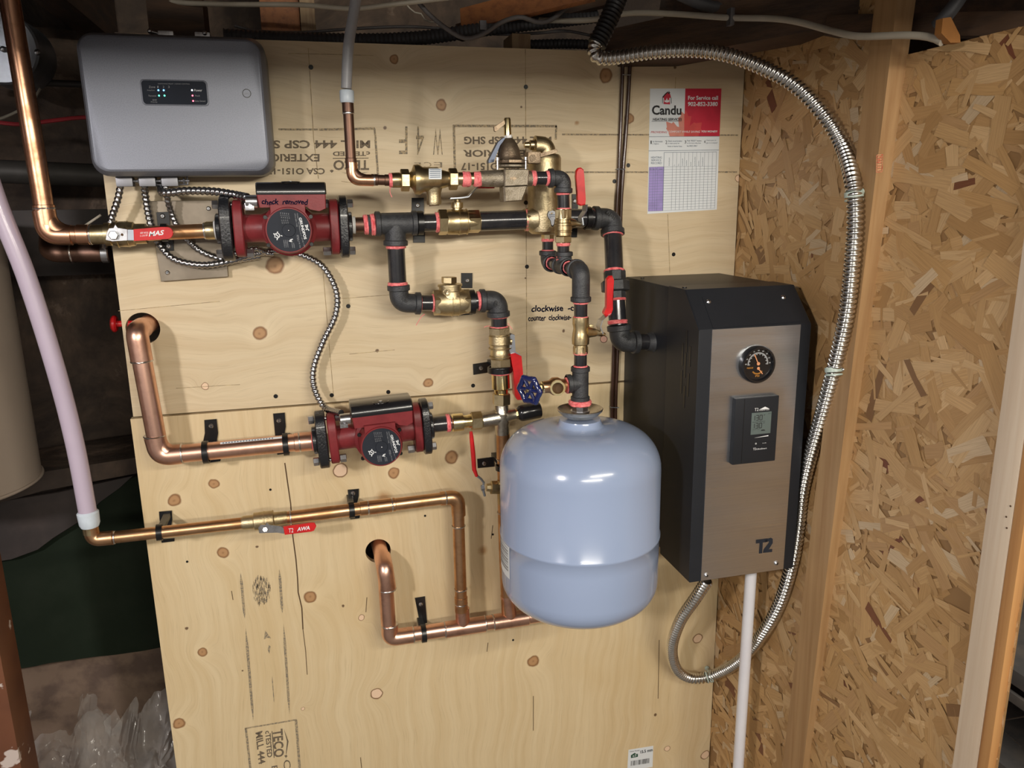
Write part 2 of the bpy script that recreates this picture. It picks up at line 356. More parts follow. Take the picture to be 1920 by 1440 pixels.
def ply_mat(name, knots, vertical, base, dark, stains=()):
    m, nt, b = new_mat(name); b.inputs['Roughness'].default_value = 0.5
    tc = N(nt, 'ShaderNodeTexCoord'); sx = N(nt, 'ShaderNodeSeparateXYZ'); lk(nt, tc.outputs['Object'], sx.inputs[0])
    x, z = sx.outputs[0], sx.outputs[2]
    al, ac = (z, x) if vertical else (x, z)
    dn = noise_(nt, tc.outputs['Object'], 9, 3, 0.55)
    big = noise_(nt, tc.outputs['Object'], 2.3, 2, 0.5)
    ac2 = math_(nt, 'ADD', ac, math_(nt, 'MULTIPLY', big, 0.13)); ac2 = math_(nt, 'ADD', ac2, math_(nt, 'MULTIPLY', dn, 0.014))
    wob = N(nt, 'ShaderNodeTexNoise'); wob.inputs['Scale'].default_value = 45; lk(nt, tc.outputs['Object'], wob.inputs['Vector'])
    wv = N(nt, 'ShaderNodeVectorMath', operation='MULTIPLY_ADD'); lk(nt, wob.outputs['Color'], wv.inputs[0]); wv.inputs[1].default_value = (0.008, 0, 0.008)
    flat = N(nt, 'ShaderNodeCombineXYZ'); lk(nt, x, flat.inputs[0]); lk(nt, z, flat.inputs[2]); lk(nt, flat.outputs[0], wv.inputs[2])
    ds = []
    for (p, r, kind) in knots:
        d = N(nt, 'ShaderNodeVectorMath', operation='DISTANCE'); lk(nt, wv.outputs[0], d.inputs[0]); d.inputs[1].default_value = (p.x + 0.004, 0, p.z + 0.004)
        q = d.outputs['Value']; ds.append((q, r, kind))
        if kind in 'kp':
            ww = r * 2.4 + 0.006
            e = math_(nt, 'EXPONENT', math_(nt, 'MULTIPLY', math_(nt, 'MULTIPLY', q, q), -1 / ww ** 2))
            ac2 = math_(nt, 'MULTIPLY_ADD', e, 0.022 + r * 0.8, ac2)
    cmb = N(nt, 'ShaderNodeCombineXYZ'); lk(nt, math_(nt, 'MULTIPLY', al, 1.6), cmb.inputs[0]); lk(nt, math_(nt, 'MULTIPLY', ac2, 42), cmb.inputs[1])
    g1 = noise_(nt, cmb.outputs[0], 1.0, 3, 0.55)
    cmb2 = N(nt, 'ShaderNodeCombineXYZ'); lk(nt, math_(nt, 'MULTIPLY', al, 14), cmb2.inputs[0]); lk(nt, math_(nt, 'MULTIPLY', ac2, 420), cmb2.inputs[1])
    g2 = noise_(nt, cmb2.outputs[0], 1.0, 2, 0.6)
    bl = noise_(nt, tc.outputs['Object'], 3.2, 3, 0.6)
    fig = math_(nt, 'SINE', math_(nt, 'MULTIPLY', ac2, 330))
    c = mixc(nt, rng(nt, g1, 0.36, 0.76, 0, 0.8), base, dark)
    c = mixc(nt, rng(nt, fig, 0.3, 1.0, 0, 0.10), c, tuple(q * 0.8 for q in dark))
    c = mixc(nt, rng(nt, g2, 0.56, 0.76, 0, 0.42), c, tuple(q * 0.72 for q in dark))
    c = mixc(nt, rng(nt, bl, 0.5, 0.75, 0, 0.5), c, (base[0] * 0.86, base[1] * 0.78, base[2] * 0.62))
    for (q, r, kind) in ds:
        if kind == 'k':
            c = mixc(nt, rng(nt, q, r * 2.6, r * 1.1, 0, 0.35), c, tuple(min(1, t * 1.12) for t in base))
            c = mixc(nt, rng(nt, q, r * 1.08, r * 0.86), c, (0.24, 0.115, 0.045))
            c = mixc(nt, rng(nt, q, r * 0.85, r * 0.6, 0, 0.8), c, (0.50, 0.29, 0.135))
            c = mixc(nt, rng(nt, q, r * 0.28, 0, 0, 0.6), c, (0.22, 0.10, 0.04))
        elif kind == 'p':
            c = mixc(nt, rng(nt, q, r * 1.25, r * 1.05), c, (0.18, 0.08, 0.03))
            c = mixc(nt, rng(nt, q, r * 1.02, r * 0.92), c, (0.80, 0.58, 0.40))
        elif kind == 's':
            c = mixc(nt, rng(nt, q, r * 1.3, r * 0.4, 0, 0.75), c, (0.36, 0.17, 0.05))
        elif kind == 'd':
            c = mixc(nt, rng(nt, q, r * 1.2, r * 0.7, 0, 0.9), c, (0.10, 0.045, 0.02))
    lk(nt, c, b.inputs['Base Color'])
    bp = N(nt, 'ShaderNodeBump'); bp.inputs['Strength'].default_value = 0.25; bp.inputs['Distance'].default_value = 0.0015
    lk(nt, g1, bp.inputs['Height']); lk(nt, bp.outputs[0], b.inputs['Normal']); return m
def K(lst): return [(L(u, v, 0), pr(2 * r, L(u, v, 0)), k) for u, v, r, k in lst]
UPK = K([(739, 111, 9, 'k'), (828, 197, 11, 'k'), (1136, 142, 13, 'k'), (1180, 222, 10, 'k'), (516, 497, 17, 'k'), (488, 625, 13, 'k'), (385, 725, 6, 'p'),
         (803, 718, 10, 'k'), (740, 545, 3, 'd'), (706, 658, 3, 'd'), (722, 240, 3, 'd'), (1384, 334, 6, 'p'), (1082, 232, 4, 's'), (977, 201, 2, 'd'), (1265, 127, 3, 'd'), (1270, 212, 18, 's'), (1056, 620, 3, 'd'), (985, 521, 2, 'd')])
LOK = K([(401, 907, 10, 'k'), (327, 938, 12, 'k'), (846, 857, 13, 'k'), (738, 887, 11, 'k'), (418, 1036, 11, 'k'), (582, 1119, 12, 'k'), (638, 882, 12, 'p'),
         (706, 1301, 10, 'p'), (380, 1223, 9, 'k'), (678, 1158, 5, 'p'), (1308, 1197, 9, 'p'), (336, 1356, 11, 'k'), (1322, 1416, 8, 'p'), (720, 935, 15, 's'),
         (905, 1032, 9, 's'), (1000, 1240, 12, 'k'), (350, 1178, 3, 'd'), (569, 1329, 3, 'p'), (1251, 1404, 5, 'p'), (455, 1258, 2, 'd'), (643, 1136, 3, 'd'), (1229, 1340, 3, 'd'), (482, 1025, 3, 'd')])
M['ply_upper'] = ply_mat('plywood_upper', UPK, False, (0.67, 0.55, 0.365), (0.55, 0.415, 0.245))
M['ply_lower'] = ply_mat('plywood_lower', LOK, True, (0.70, 0.56, 0.345), (0.60, 0.445, 0.24))

# ------------------------------------------------------------------ the setting
X0 = 1.2262                                    # face of the wall on the right
def flakes(mb_v, mb_f, cols, uvs, y0, y1, z0, z1, n, rs):
    pal = [(0.56, 0.36, 0.165), (0.50, 0.31, 0.135), (0.60, 0.40, 0.195), (0.44, 0.265, 0.11), (0.66, 0.46, 0.24), (0.53, 0.33, 0.14), (0.57, 0.37, 0.17), (0.51, 0.32, 0.15)]
    pal = [tuple(t * k_ for t, k_ in zip(p_, (.95, .91, .88))) for p_ in pal]
    old_ = [(0.50, 0.30, 0.125), (0.43, 0.245, 0.095), (0.57, 0.36, 0.165), (0.36, 0.195, 0.075), (0.66, 0.45, 0.23), (0.47, 0.27, 0.10), (0.54, 0.34, 0.15), (0.45, 0.26, 0.12)]
    for i in range(n):
        cy = rs.uniform(y0, y1); cz = rs.uniform(z0, z1); zl = z1 if cy > -.42 else 1.835
        if cz > zl: continue
        big = rs.random()
        l = rs.uniform(0.025, 0.07) if big < .7 else rs.uniform(0.07, 0.12); wd = rs.uniform(0.005, 0.014) if big < .4 else rs.uniform(0.014, 0.036)
        a = rs.gauss(0, 0.75) if rs.random() < .7 else rs.uniform(0, PI)
        h = X0 - 0.0003 - rs.random() * 0.0022; k = rs.randint(2, 3)
        pts = []
        top = [(-l / 2 + l * j / k, wd * rs.uniform(0.55, 1) * 0.5) for j in range(k + 1)]; bot = [(l / 2 - l * j / k, -wd * rs.uniform(0.55, 1) * 0.5) for j in range(k + 1)]
        o = len(mb_v); c = rs.choice(pal); s_ = rs.uniform(0.93, 1.06)
        r_ = rs.random()
        if r_ < 0.006: c = (0.17, 0.055, 0.028)
        elif r_ < 0.014: c = (0.22, 0.115, 0.05)
        elif r_ < 0.07: c = (0.60, 0.45, 0.28)
        tl, tw = rs.gauss(0, 0.010), rs.gauss(0, 0.025)
        for (p, q) in top + bot:
            p += rs.gauss(0, l * 0.03)
            y = cy + p * math.cos(a) - q * math.sin(a); z = cz + p * math.sin(a) + q * math.cos(a)
            mb_v.append((h + p * tl * .3 + q * tw * .3, min(max(y, y0 - .01), y1), min(max(z, z0), zl))); cols.append(tuple(t * s_ for t in c)); uvs.append((p + i * .37, q + i * .11, 0))
        mb_f.append(tuple(range(o, o + len(top) + len(bot))))
def osb():
    rs = random.Random(3); v = []; f = []; c = []; uv = []
    y0, y1, z0, z1 = -0.765, 0.03, 0.0, 1.98; ym = -.42; zm = 1.835
    for (a0, a1, b1) in ((y0, ym, zm), (ym, y1, z1)):
        o = len(v); v += [(x_, *q) for x_ in (X0, X0 + .012) for q in ((a0, z0), (a1, z0), (a1, b1), (a0, b1))]
        f += [tuple(o + k for k in q) for q in ((0, 1, 2, 3), (7, 6, 5, 4), (0, 3, 7, 4), (1, 5, 6, 2), (3, 2, 6, 7), (0, 4, 5, 1))]
    c += [(0.30, 0.17, 0.07)] * 16; uv += [(0, 0, 0)] * 16
    flakes(v, f, c, uv, y0, 0.0, z0, z1, 5200, rs)
    me = bpy.data.meshes.new('wall_right'); me.from_pydata(v, [], f)
    a = me.attributes.new('flake', 'FLOAT_COLOR', 'POINT'); b = me.attributes.new('grain', 'FLOAT_VECTOR', 'POINT')
    for i in range(len(v)): a.data[i].color = (*c[i], 1); b.data[i].vector = uv[i]
    m, nt, bs = new_mat('oriented_strand_board'); bs.inputs['Roughness'].default_value = 0.45
    at = N(nt, 'ShaderNodeAttribute', attribute_name='flake'); ag = N(nt, 'ShaderNodeAttribute', attribute_name='grain')
    mp = N(nt, 'ShaderNodeMapping'); mp.inputs['Scale'].default_value = (18, 650, 1); lk(nt, ag.outputs['Vector'], mp.inputs[0])
    g = noise_(nt, mp.outputs[0], 1.0, 2)
    cc = mixc(nt, rng(nt, g, 0.4, 0.7, 0, 0.35), at.outputs['Color'], (0.24, 0.12, 0.045))
    lk(nt, cc, bs.inputs['Base Color']); me.materials.append(m)
    o = bpy.data.objects.new('wall_right', me); COL.objects.link(o); o['kind'] = 'structure'
osb()
struct('floor', MB().box2((-2.5, -4.2, -0.05), (3.2, 1.0, 0)), M['concrete'])
struct('wall_back', MB().box2((-2.5, 0.62, 0), (3.2, 0.70, 2.35)), M['stone'])
struct('wall_front', MB().box2((-2.5, -4.2, 0), (3.2, -4.12, 2.35)), M['plaster'])
struct('wall_left', MB().box2((-2.5, -4.2, 0), (-2.42, 0.7, 2.35)), M['plaster'])
struct('wall_far_right', MB().box2((3.12, -4.2, 0), (3.2, 0.7, 2.35)), M['plaster'])
struct('ceiling', MB().box2((-2.5, -4.2, 2.30), (3.2, 0.7, 2.35)), M['oldwood_y'])
# old stones of the back wall that show left of the plywood
mb = MB(); nx, nz = 46, 70; vs = []; fs = []
for j in range(nz + 1):
    for i in range(nx + 1):
        x = -0.95 + 1.15 * i / nx; z = 0.02 + 2.0 * j / nz
        h = 0.05 * mnoise.noise(Vector((x * 5, z * 5, 1.3))) + 0.02 * mnoise.noise(Vector((x * 17, z * 14, 4.1)))
        vs.append(Vector((x, 0.56 - abs(h) * 1.1, z)))
for j in range(nz):
    for i in range(nx): a = j * (nx + 1) + i; fs.append((a, a + 1, a + nx + 2, a + nx + 1))
mb.add(vs, fs); struct('trim_1', mb, M['stone'], True)

# floor joists overhead
for i, xj in enumerate((-1.55, -1.10, -0.62, -0.12, 1.45, 2.05)):
    single('floor_joist', ['rough dark floor joist furthest left, out over the old wall', 'old dark floor joist over the left side of the cellar', 'dark floor joist above the round metal duct cover', 'dark wood floor joist above the grey control box',
           'dark floor joist over the far side of the strand board wall', 'dark floor joist beyond the strand board partition'][i], 'joist', MB().box2((xj, -4.0, 2.0), (xj + 0.06, 0.6, 2.29), 0.004), M['oldwood_y'], group='floor joists overhead')
single('shading_beam', 'unseen beam added under the joists to shade the top of the plywood', 'beam', MB().box2((-2.4, -1.30, 1.915), (3.1, -1.22, 1.999), 0.004), M['oldwood'])  # added out of view to block lamp light from the upper plywood
p = L(545, 30, 0.12)
single('joist_end', 'orange brown joist end hanging down above the plywood, left of the grey plastic pipe', 'joist', MB().box2((L(488, 30, .12).x, 0.12, L(488, 58, .12).z), (L(562, 30, .12).x, 0.5, 2.2), 0.003), M['orangewood'])
single('wood_block', 'pale brown block of wood against the right side of the orange joist end', 'block', MB().box2((L(563, 30, .1).x, 0.1, L(570, 60, .1).z), (L(591, 30, .1).x, 0.4, 2.2), 0.002), M['palewood'])
single('packing_block', 'small pale wood block standing behind the top edge of the plywood', 'block', MB().box2((L(960, 80, .03).x, 0.03, L(960, 100, .03).z), (L(995, 80, .03).x, 0.1, L(960, 62, .03).z), 0.002), M['palewood'])
def plank(a, b, hw, hh, **k):
    d = (b - a); e1, e2 = frame(d); return MB().box((a + b) / 2, d.length / 2, hw, hh, 0.003, d.normalized(), e1, e2)
single('brace_board', 'orange brown brace board slanting up above the grey wires', 'board', plank(L(870, 38, 0.10), L(1110, -22, -0.12), 0.012, 0.020), M['orangewood'])
single('brace_plank', 'darker rough plank slanting below the orange brace board', 'board', plank(L(860, 62, 0.20), L(1150, -8, 0.0), 0.012, 0.016), M['oldwood'])
single('ledger_beam', 'dark rough ledger beam sloping along the top of the strand board corner', 'beam', plank(L(1130, 105, 0.08), L(1640, 5, -0.32), 0.05, 0.036), M['oldwood'])
single('header_beam', 'dark brown header beam running across the very top right corner', 'beam', plank(L(1250, 14, -0.05), L(2000, 24, -0.45), 0.05, 0.020), M['oldwood_y'])
single('rim_plank', 'rough brown plank tucked under the header beam, above the strand board', 'board', plank(L(1560, 50, -0.30), L(1990, 46, -0.62), 0.02, 0.016), M['oldwood'])
single('ochre_block', 'small ochre painted block on top of the strand board beside the dark hose', 'block', MB().prism([L(q_[0], q_[1], -.585) for q_ in ((1765, 62), (1782, 80), (1801, 80), (1800, 66), (1783, 32), (1768, 34))], (0, 0.012, 0)), M['yellow'])

# studs and posts on the right
def hexa(a, b):      # two loops of four points
    return MB().loft([a, b])
s1 = LX(1668, 365, X0); t = (1.95 - s1.z)
def stud_loop(z, yb, yf, xl): return [Vector((xl, yf, z)), Vector((X0 - .0005, yf, z)), Vector((X0 - .0005, yb, z)), Vector((xl, yb, z))]
def at_px(u, v, X): return LX(u, v, X).y
o = single('wall_stud', 'pale spruce stud on the strand board with a red grade stamp and conduit tie', 'stud',
    hexa(stud_loop(0.0, -0.276, -0.343, 1.2185), stud_loop(2.0, -0.425, -0.473, 1.193)), M['stud'])
mb = MB()
A, B, C_, D_ = L(1623, 291, -.4595), L(1647, 289, -.4595), L(1645, 321, -.4595), L(1621, 324, -.4595)
def fy(z): return -0.343 + (-0.473 + 0.343) * z / 2.0 - 0.0006
def onstud(u, v):
    p = L(u, v, -0.46)
    for _ in range(4): p = L(u, v, fy(p.z))
    return p
q = [onstud(1644, 291), onstud(1655, 290), onstud(1654, 322), onstud(1643, 323)]
def seg(mb, a, b, w):
    n = (b - a).cross(Vector((0, 1, 0))).normalized() * w; mb.poly([a - n, b - n, b + n, a + n])
for i in range(4): seg(mb, q[i], q[(i + 1) % 4], 0.0006)
for k in range(6): seg(mb, q[0].lerp(q[3], .12 + k * .15).lerp(q[1].lerp(q[2], .12 + k * .15), .15), q[0].lerp(q[3], .12 + k * .15).lerp(q[1].lerp(q[2], .12 + k * .15), .85), 0.0013)
part(o, 'grade_stamp', mb, M['redstamp'], 'red printed grade stamp', smooth=False)
pz0 = 0.0; px_ = 1.2205
o = thing('door_post', 'whitish wooden post with nail holes at the right end of the strand board', 'post', (1.22, -0.74, 0))
part(o, 'post_board', MB().box2((1.2120, -0.7540, 0.0), (1.2255, -0.7140, 2.1), 0.0015), M['post'])
part(o, 'stained_board', MB().box2((1.2120, -0.772, 0.0), (1.2268, -0.7545, 2.1), 0.002), M['stainwood'], 'amber brown stained edge board')
mb = MB()
for u, v in ((1895, 949), (1887, 969), (1888, 990)):
    p = LX(u, v, 1.2118); mb.cyl(p, p + Vector((-0.0006, 0, 0)), 0.0013, seg=10)
part(o, 'nail_hole', mb, M['crack'], 'three dark nail holes')
# beyond the post
o = thing('steel_shelf', 'scuffed grey steel shelf seen beyond the post at the right edge', 'shelf', (1.75, -0.5, 0))
zs = LX(1905, 1262, 1.5).z; z2 = LX(1900, 1305, 1.5).z; z3 = LX(1890, 1442, 1.5).z
part(o, 'shelf_top', MB().box2((1.50, -1.0, zs - .004), (2.04, 0.12, zs + .004), 0.001).box2((1.496, -1.0, zs - .022), (1.504, 0.12, zs + .006), .001), M['shelfgrey'])
for x_, y_ in ((1.51, -.97), (1.51, .08), (2.0, -.97), (2.0, .08)): part(o, 'leg', MB().box2((x_, y_, 0), (x_ + .03, y_ + .03, zs - .005), 0.001), M['shelfgrey'])
part(o, 'rail', MB().box2((1.494, -1.0, z2 - .010), (1.502, 0.12, z2 + 0.008), 0.001), M['shelfgrey'])
part(o, 'lower_shelf', MB().box2((1.50, -1.0, z3 - .02), (2.04, 0.12, z3), 0.002), M['shelfgrey'])
for i, (a, b) in enumerate((((1868, 1352), (1930, 1342)), ((1872, 1362), (1930, 1412)))):
    part(o, 'brace_wire', MB().cyl(LX(*a, 1.497), LX(*b, 1.497), 0.0012, seg=8), M['steel'])
single('blue_bin', 'bright blue plastic bin edge at the back of the grey shelf beyond the post', 'bin', MB().box2((1.93, -0.5, zs + .0045), (2.03, 0.10, zs + 0.055), 0.01), M['bluebin'])
single('dark_canvas_bag', 'black cloth bag behind the blue bin at the right edge', 'bag', MB().sphere((2.22, -0.1, zs + 0.12), 0.17, sc=(.9, 1.3, 1)), M['rubber'])
single('blue_cloth_roll', 'dark blue cloth roll between the two levels of the grey shelf', 'cloth', MB().cyl(Vector((1.86, -0.93, z3 + .085)), Vector((1.86, 0.05, z3 + .085)), 0.083, bev=0.02), M['darkblue'])

# ------------------------------------------------------------------ plywood panels
BT = 0.0155
def board_with_hole(x0, x1, z0, z1, hole, sk=0.0):
    mb = MB(); cx, cz, r = hole; h = min(r * 1.5, (cx - x0) * .97); r = min(r, h * .97); n = 48
    sq = []; ci = []
    for i in range(n):
        a = 2 * PI * i / n; c, s = math.cos(a), math.sin(a); k = h / max(abs(c), abs(s))
        sq.append((cx + c * k, cz + s * k)); ci.append((cx + c * r * (1 + .02 * mnoise.noise(Vector((a * 3, 1, 1)))), cz + s * r))
    for y, sg in ((0, 1), (BT, -1)):
        V = lambda p: Vector((p[0], y, p[1]))
        for i in range(n):
            j = (i + 1) % n; mb.add([V(sq[i]), V(sq[j]), V(ci[j]), V(ci[i])], [(0, 1, 2, 3)[::sg]])
        for (a, b, c, d) in (((x0, z0), (x1, z0), (x1, cz - h), (x0, cz - h)), ((x0, cz + h), (x1, cz + h), (x1, z1), (x0, z1)), ((x0, cz - h), (cx - h, cz - h), (cx - h, cz + h), (x0, cz + h)), ((cx + h, cz - h), (x1, cz - h), (x1, cz + h), (cx + h, cz + h))):
            mb.add([V(a), V(b), V(c), V(d)], [(0, 1, 2, 3)[::sg]])
    o = [(x0, z0), (x1, z0), (x1, z1), (x0, z1)]
    for i in range(4):
        a, b = o[i], o[(i + 1) % 4]; mb.add([Vector((a[0], 0, a[1])), Vector((a[0], BT, a[1])), Vector((b[0], BT, b[1])), Vector((b[0], 0, b[1]))], [(0, 1, 2, 3)])
    for i in range(n):
        a, b = ci[i], ci[(i + 1) % n]; mb.add([Vector((a[0], 0, a[1])), Vector((b[0], 0, b[1])), Vector((b[0], BT, b[1])), Vector((a[0], BT, a[1]))], [(0, 1, 2, 3)])
    return mb
E0 = -0.0004
ZTOP = L(950, 90, 0).z; ZS = 1.2505
h1 = L(268, 616, 0); h2 = L(709, 1033, 0)
up = thing('plywood_panel', 'upper plywood panel with horizontal grain carrying most of the boiler piping', 'panel', (0, 0, 0))
ub = board_with_hole(0.0, 1.2235, ZS + 0.0012, ZTOP, (h1.x, h1.z, pr(60, h1)))
for i, q in enumerate(ub.v):
    if q.x < 0.0001: q.x -= 0.004 - 0.004 * (q.z - ZS) / .6 - 0.004
part(up, 'sheet', ub, M['ply_upper'], smooth=False)
lo = thing('plywood_panel', 'lower plywood panel with vertical grain, carrying the white size sticker', 'panel', (0, 0, 0))
part(lo, 'sheet', board_with_hole(-0.0055, 1.2235, 0.02, ZS - 0.0030, (h2.x, h2.z, pr(47, h2))), M['ply_lower'], smooth=False)
# stamps on the upper panel (upside down lettering)
mb = MB()
def inv(st, x_right, x_left, ybase_top, ybot, m=None):
    mb = MB(); tpx(mb, st, (x_right, ybase_top), (x_left, ybase_top), (x_right, ybot), E0); part(up, 'stamp_lettering', mb, M['stamp'], smooth=False)
inv('*MILL 444 CSP SHG', 694, 470, 263, 278); inv('*EXTERIOR', 599, 488, 288.5, 303); inv('*CSA O151-17', 609, 500, 315, 327)
inv('*cTESTED', 694, 624, 284, 292.5); inv('*TECO', 692, 625, 300, 319)
line(mb, (691, 296.5), (624, 297), 1.5, E0)
ppx(mb, [(692, 322), (665, 326), (640, 323), (665, 329)], E0)
ppx(mb, [(618, 320), (622, 318), (626, 320), (622, 324)], E0)
inv('*MILL 444 CSP SHG', 1034, 870, 256, 270); inv('*EXTERIOR', 985, 868, 281, 294); inv('*CSA O151-17', 975, 864, 305, 319)
inv('TECO', 1036, 1000, 292, 311)
part(up, 'stamp_mark', mb, M['stamp'], smooth=False)
mb = MB()
for a, b, w in (((522, 242.5), (596, 243), 3.5), ((598, 243), (703, 241), 4), ((702, 241), (704.5, 262), 3.5), ((704, 262), (709, 332), 4), ((849, 236), (1044, 236.5), 4.5), ((851, 236), (853, 322), 4.5), ((1043, 236), (1042, 262), 4),
                ((1054, 252), (1384, 253.5), 3), ((1060, 323), (1382, 322.5), 3)): line(mb, a, b, w, E0)
def vt(st, x0, x1, y0, y1): tpx(mb, st, (x1, y0), (x0, y0), (x1, y1), E0)
vt('F', 748, 764, 237, 289); vt('4', 780, 795, 237, 290); vt('W', 812, 830, 241, 290); vt('E', 777, 789, 305, 314); vt('C', 795, 809, 304, 314); vt('E', 813, 829, 304, 314)
part(up, 'stamp_frame', mb, M['stamplight'], smooth=False)
mb = MB()
tpx(mb, '*clockwise  -coo', (996, 585), (1092, 583), (997, 573), E0); tpx(mb, '*counter  clockwise-', (990, 602), (1071, 600), (991, 591), E0)
for q in mb.v: q.z += 0.0008 * math.sin(q.x * 260)
part(up, 'handwriting', mb, M['marker'], 'handwritten black marker words', smooth=False)
for a, b, w_ in (((985, 92), (988, 730), 1.3), ((578, 90), (588, 260), 1.3), ((588, 260), (597, 335), 1.3), ((604, 490), (625, 738), 1.0), ((1267, 145), (1266, 166), 1.5), ((1252, 402), (1256, 512), 1), ((222, 583), (412, 565), 1), ((330, 728), (450, 721), 1),
                 ((640, 340), (700, 349), 1), ((640, 560), (790, 548), 1), ((655, 664), (740, 656), 1), ((540, 100), (700, 104), 1)):
    mb = MB(); line(mb, a, b, w_, E0); part(up, 'pencil_line', mb, M['pencil'], smooth=False)
for (u, v) in ((653, 574), (622, 741), (728, 735), (887, 723), (988, 500), (1263, 477), (1152, 340), (986, 380), (583, 126), (986, 163), (517, 743), (1178, 310)):
    p = L(u, v, 0); part(up, 'screw', MB().cyl(p + Vector((0, .001, 0)), p - Vector((0, .0008, 0)), 0.0042, seg=14, bev=.0005), M['bracket'])
# stamps on the lower panel (lettering turned to read downwards)
mb = MB()
tpx(mb, '*TECO', (511, 1369), (514, 1421), (530, 1366), E0); tpx(mb, '*cTESTED', (497, 1371), (501, 1421), (507, 1369), E0); tpx(mb, '*MILL 444', (479, 1374), (485, 1434), (492, 1370), E0)
line(mb, (510, 1371), (514, 1421), 1.6, E0); ppx(mb, [(532, 1366), (541, 1390), (537, 1414), (536, 1413), (538, 1390)], E0)
ppx(mb, [(533, 1417), (537, 1415), (539, 1418), (536, 1421)], E0)
tpx(mb, 'CSA O151', (531, 1426), (540, 1530), (544, 1424), E0); tpx(mb, 'EXTERIOR', (509, 1437), (518, 1540), (520, 1435), E0)
part(lo, 'stamp_lettering', mb, M['stamp'], smooth=False)
mb = MB()
for a, b, w in (((459, 1366), (556, 1349.5), 3), ((461, 1366), (471, 1455), 4), ((555, 1350), (563, 1455), 4.5)): line(mb, a, b, w, E0)
for a, b, w in (((451, 1074), (459, 1160), 5), ((460.5, 1177), (475, 1352), 5), ((523.5, 1067), (529.5, 1150), 5), ((531.5, 1169), (543, 1340), 4.5), ((510, 1267), (514, 1318), 1.5)):
    A, B = L(*a, E0), L(*b, E0); n = Vector((1, 0, 0)) * pr(w, A); c = (A + B) / 2
    mb.poly([A, A.lerp(B, .2) - n, A.lerp(B, .85) - n * .9, B, A.lerp(B, .85) + n * .9, A.lerp(B, .2) + n])
rs = random.Random(5)
for i in range(170):
    a = rs.uniform(0, 2 * PI); k = math.sqrt(rs.random()); u = 490 + 17 * k * math.cos(a); v = 1107 + 26 * k * math.sin(a); line(mb, (u, v - rs.uniform(2, 5)), (u + .5, v + rs.uniform(2, 5)), rs.uniform(.7, 1.4), E0)
ppx(mb, [(497, 1182), (503, 1190), (508, 1197), (501, 1196), (495, 1199)], E0); ppx(mb, [(504, 1209), (507, 1212), (505, 1226), (502, 1218)], E0)
part(lo, 'stamp_frame', mb, M['stamplight'], smooth=False)
mb = MB(); cr = [(534, 868), (540, 910), (545, 945), (549, 1005), (555, 1050), (558, 1085), (559, 1110), (566, 1140), (568, 1180), (573, 1220), (576, 1265)]
for a, b in zip(cr, cr[1:]): line(mb, a, b, 2.2 if a[1] < 1180 else 1.2, E0)
part(lo, 'veneer_split', mb, M['crack'], 'dark wavy split in the veneer', smooth=False)
mb = MB()
for a, b in (((1236, 1200), (1234, 1310)), ((924, 985), (921, 1010)), ((1000, 1305), (1000, 1370)), ((688, 1120), (686, 1148)), ((434, 1108), (437, 1125)), ((676, 1420), (678, 1440)), ((915, 1205), (913, 1222))): line(mb, a, b, 1.2, E0)
part(lo, 'grain_check', mb, M['crack'], smooth=False)
for (u, v) in ((924, 1002), (797, 967), (507, 918), (351, 1053), (962, 1200)):
    p = L(u, v, 0); part(lo, 'screw', MB().cyl(p + Vector((0, .001, 0)), p - Vector((0, .0006, 0)), 0.0024, seg=12), M['bracket'])
# dark post behind the panels, seen in the holes
single('backing_stud', 'dark stud behind the plywood showing in the left edge and holes', 'stud', MB().box2((0.10, 0.016, 0.0), (0.19, 0.10, 1.98)), M['oldwood'])

# size sticker, lower right
sk = single('size_sticker', 'white size sticker printed 15.5 mm with a barcode, low on the plywood', 'sticker', ppx(MB(), [(1178.5, 1406), (1225, 1398.5), (1223.5, 1438), (1176, 1446)], -0.0003, 0.0003), M['white'])
mb = MB(); tpx(mb, '*15.5 mm', (1201, 1413), (1224, 1408.5), (1200.5, 1407.5), -.0006); tpx(mb, 'Union Forest', (1181, 1410.5), (1199, 1408), (1181, 1408), -.0006)
x = 1183.0; rs = random.Random(2)
while x < 1217:
    wd = rs.choice((.6, .9, 1.6)); yb = 1427 - (x - 1183) * .16; ppx(mb, [(x, yb), (x + wd, yb - .1), (x + wd - .4, yb + 9), (x - .4, yb + 9.1)], -.0006); x += wd + rs.choice((.7, 1.1, 1.6))
part(sk, 'printed_lettering', mb, M['blackink'], smooth=False)
mb = MB(); ppx(mb, [(1183, 1416), (1185, 1415), (1190, 1411.5), (1194, 1414), (1196, 1413), (1196, 1419), (1183, 1421.5)], -.0006); part(sk, 'house_mark', mb, M['green_logo'], 'dark green house shaped mark', smooth=False)
mb = MB(); tpx(mb, 'e3', (1186, 1419.5), (1193, 1418), (1186, 1415), -.0009); part(sk, 'mark_lettering', mb, M['whiteink'], smooth=False)

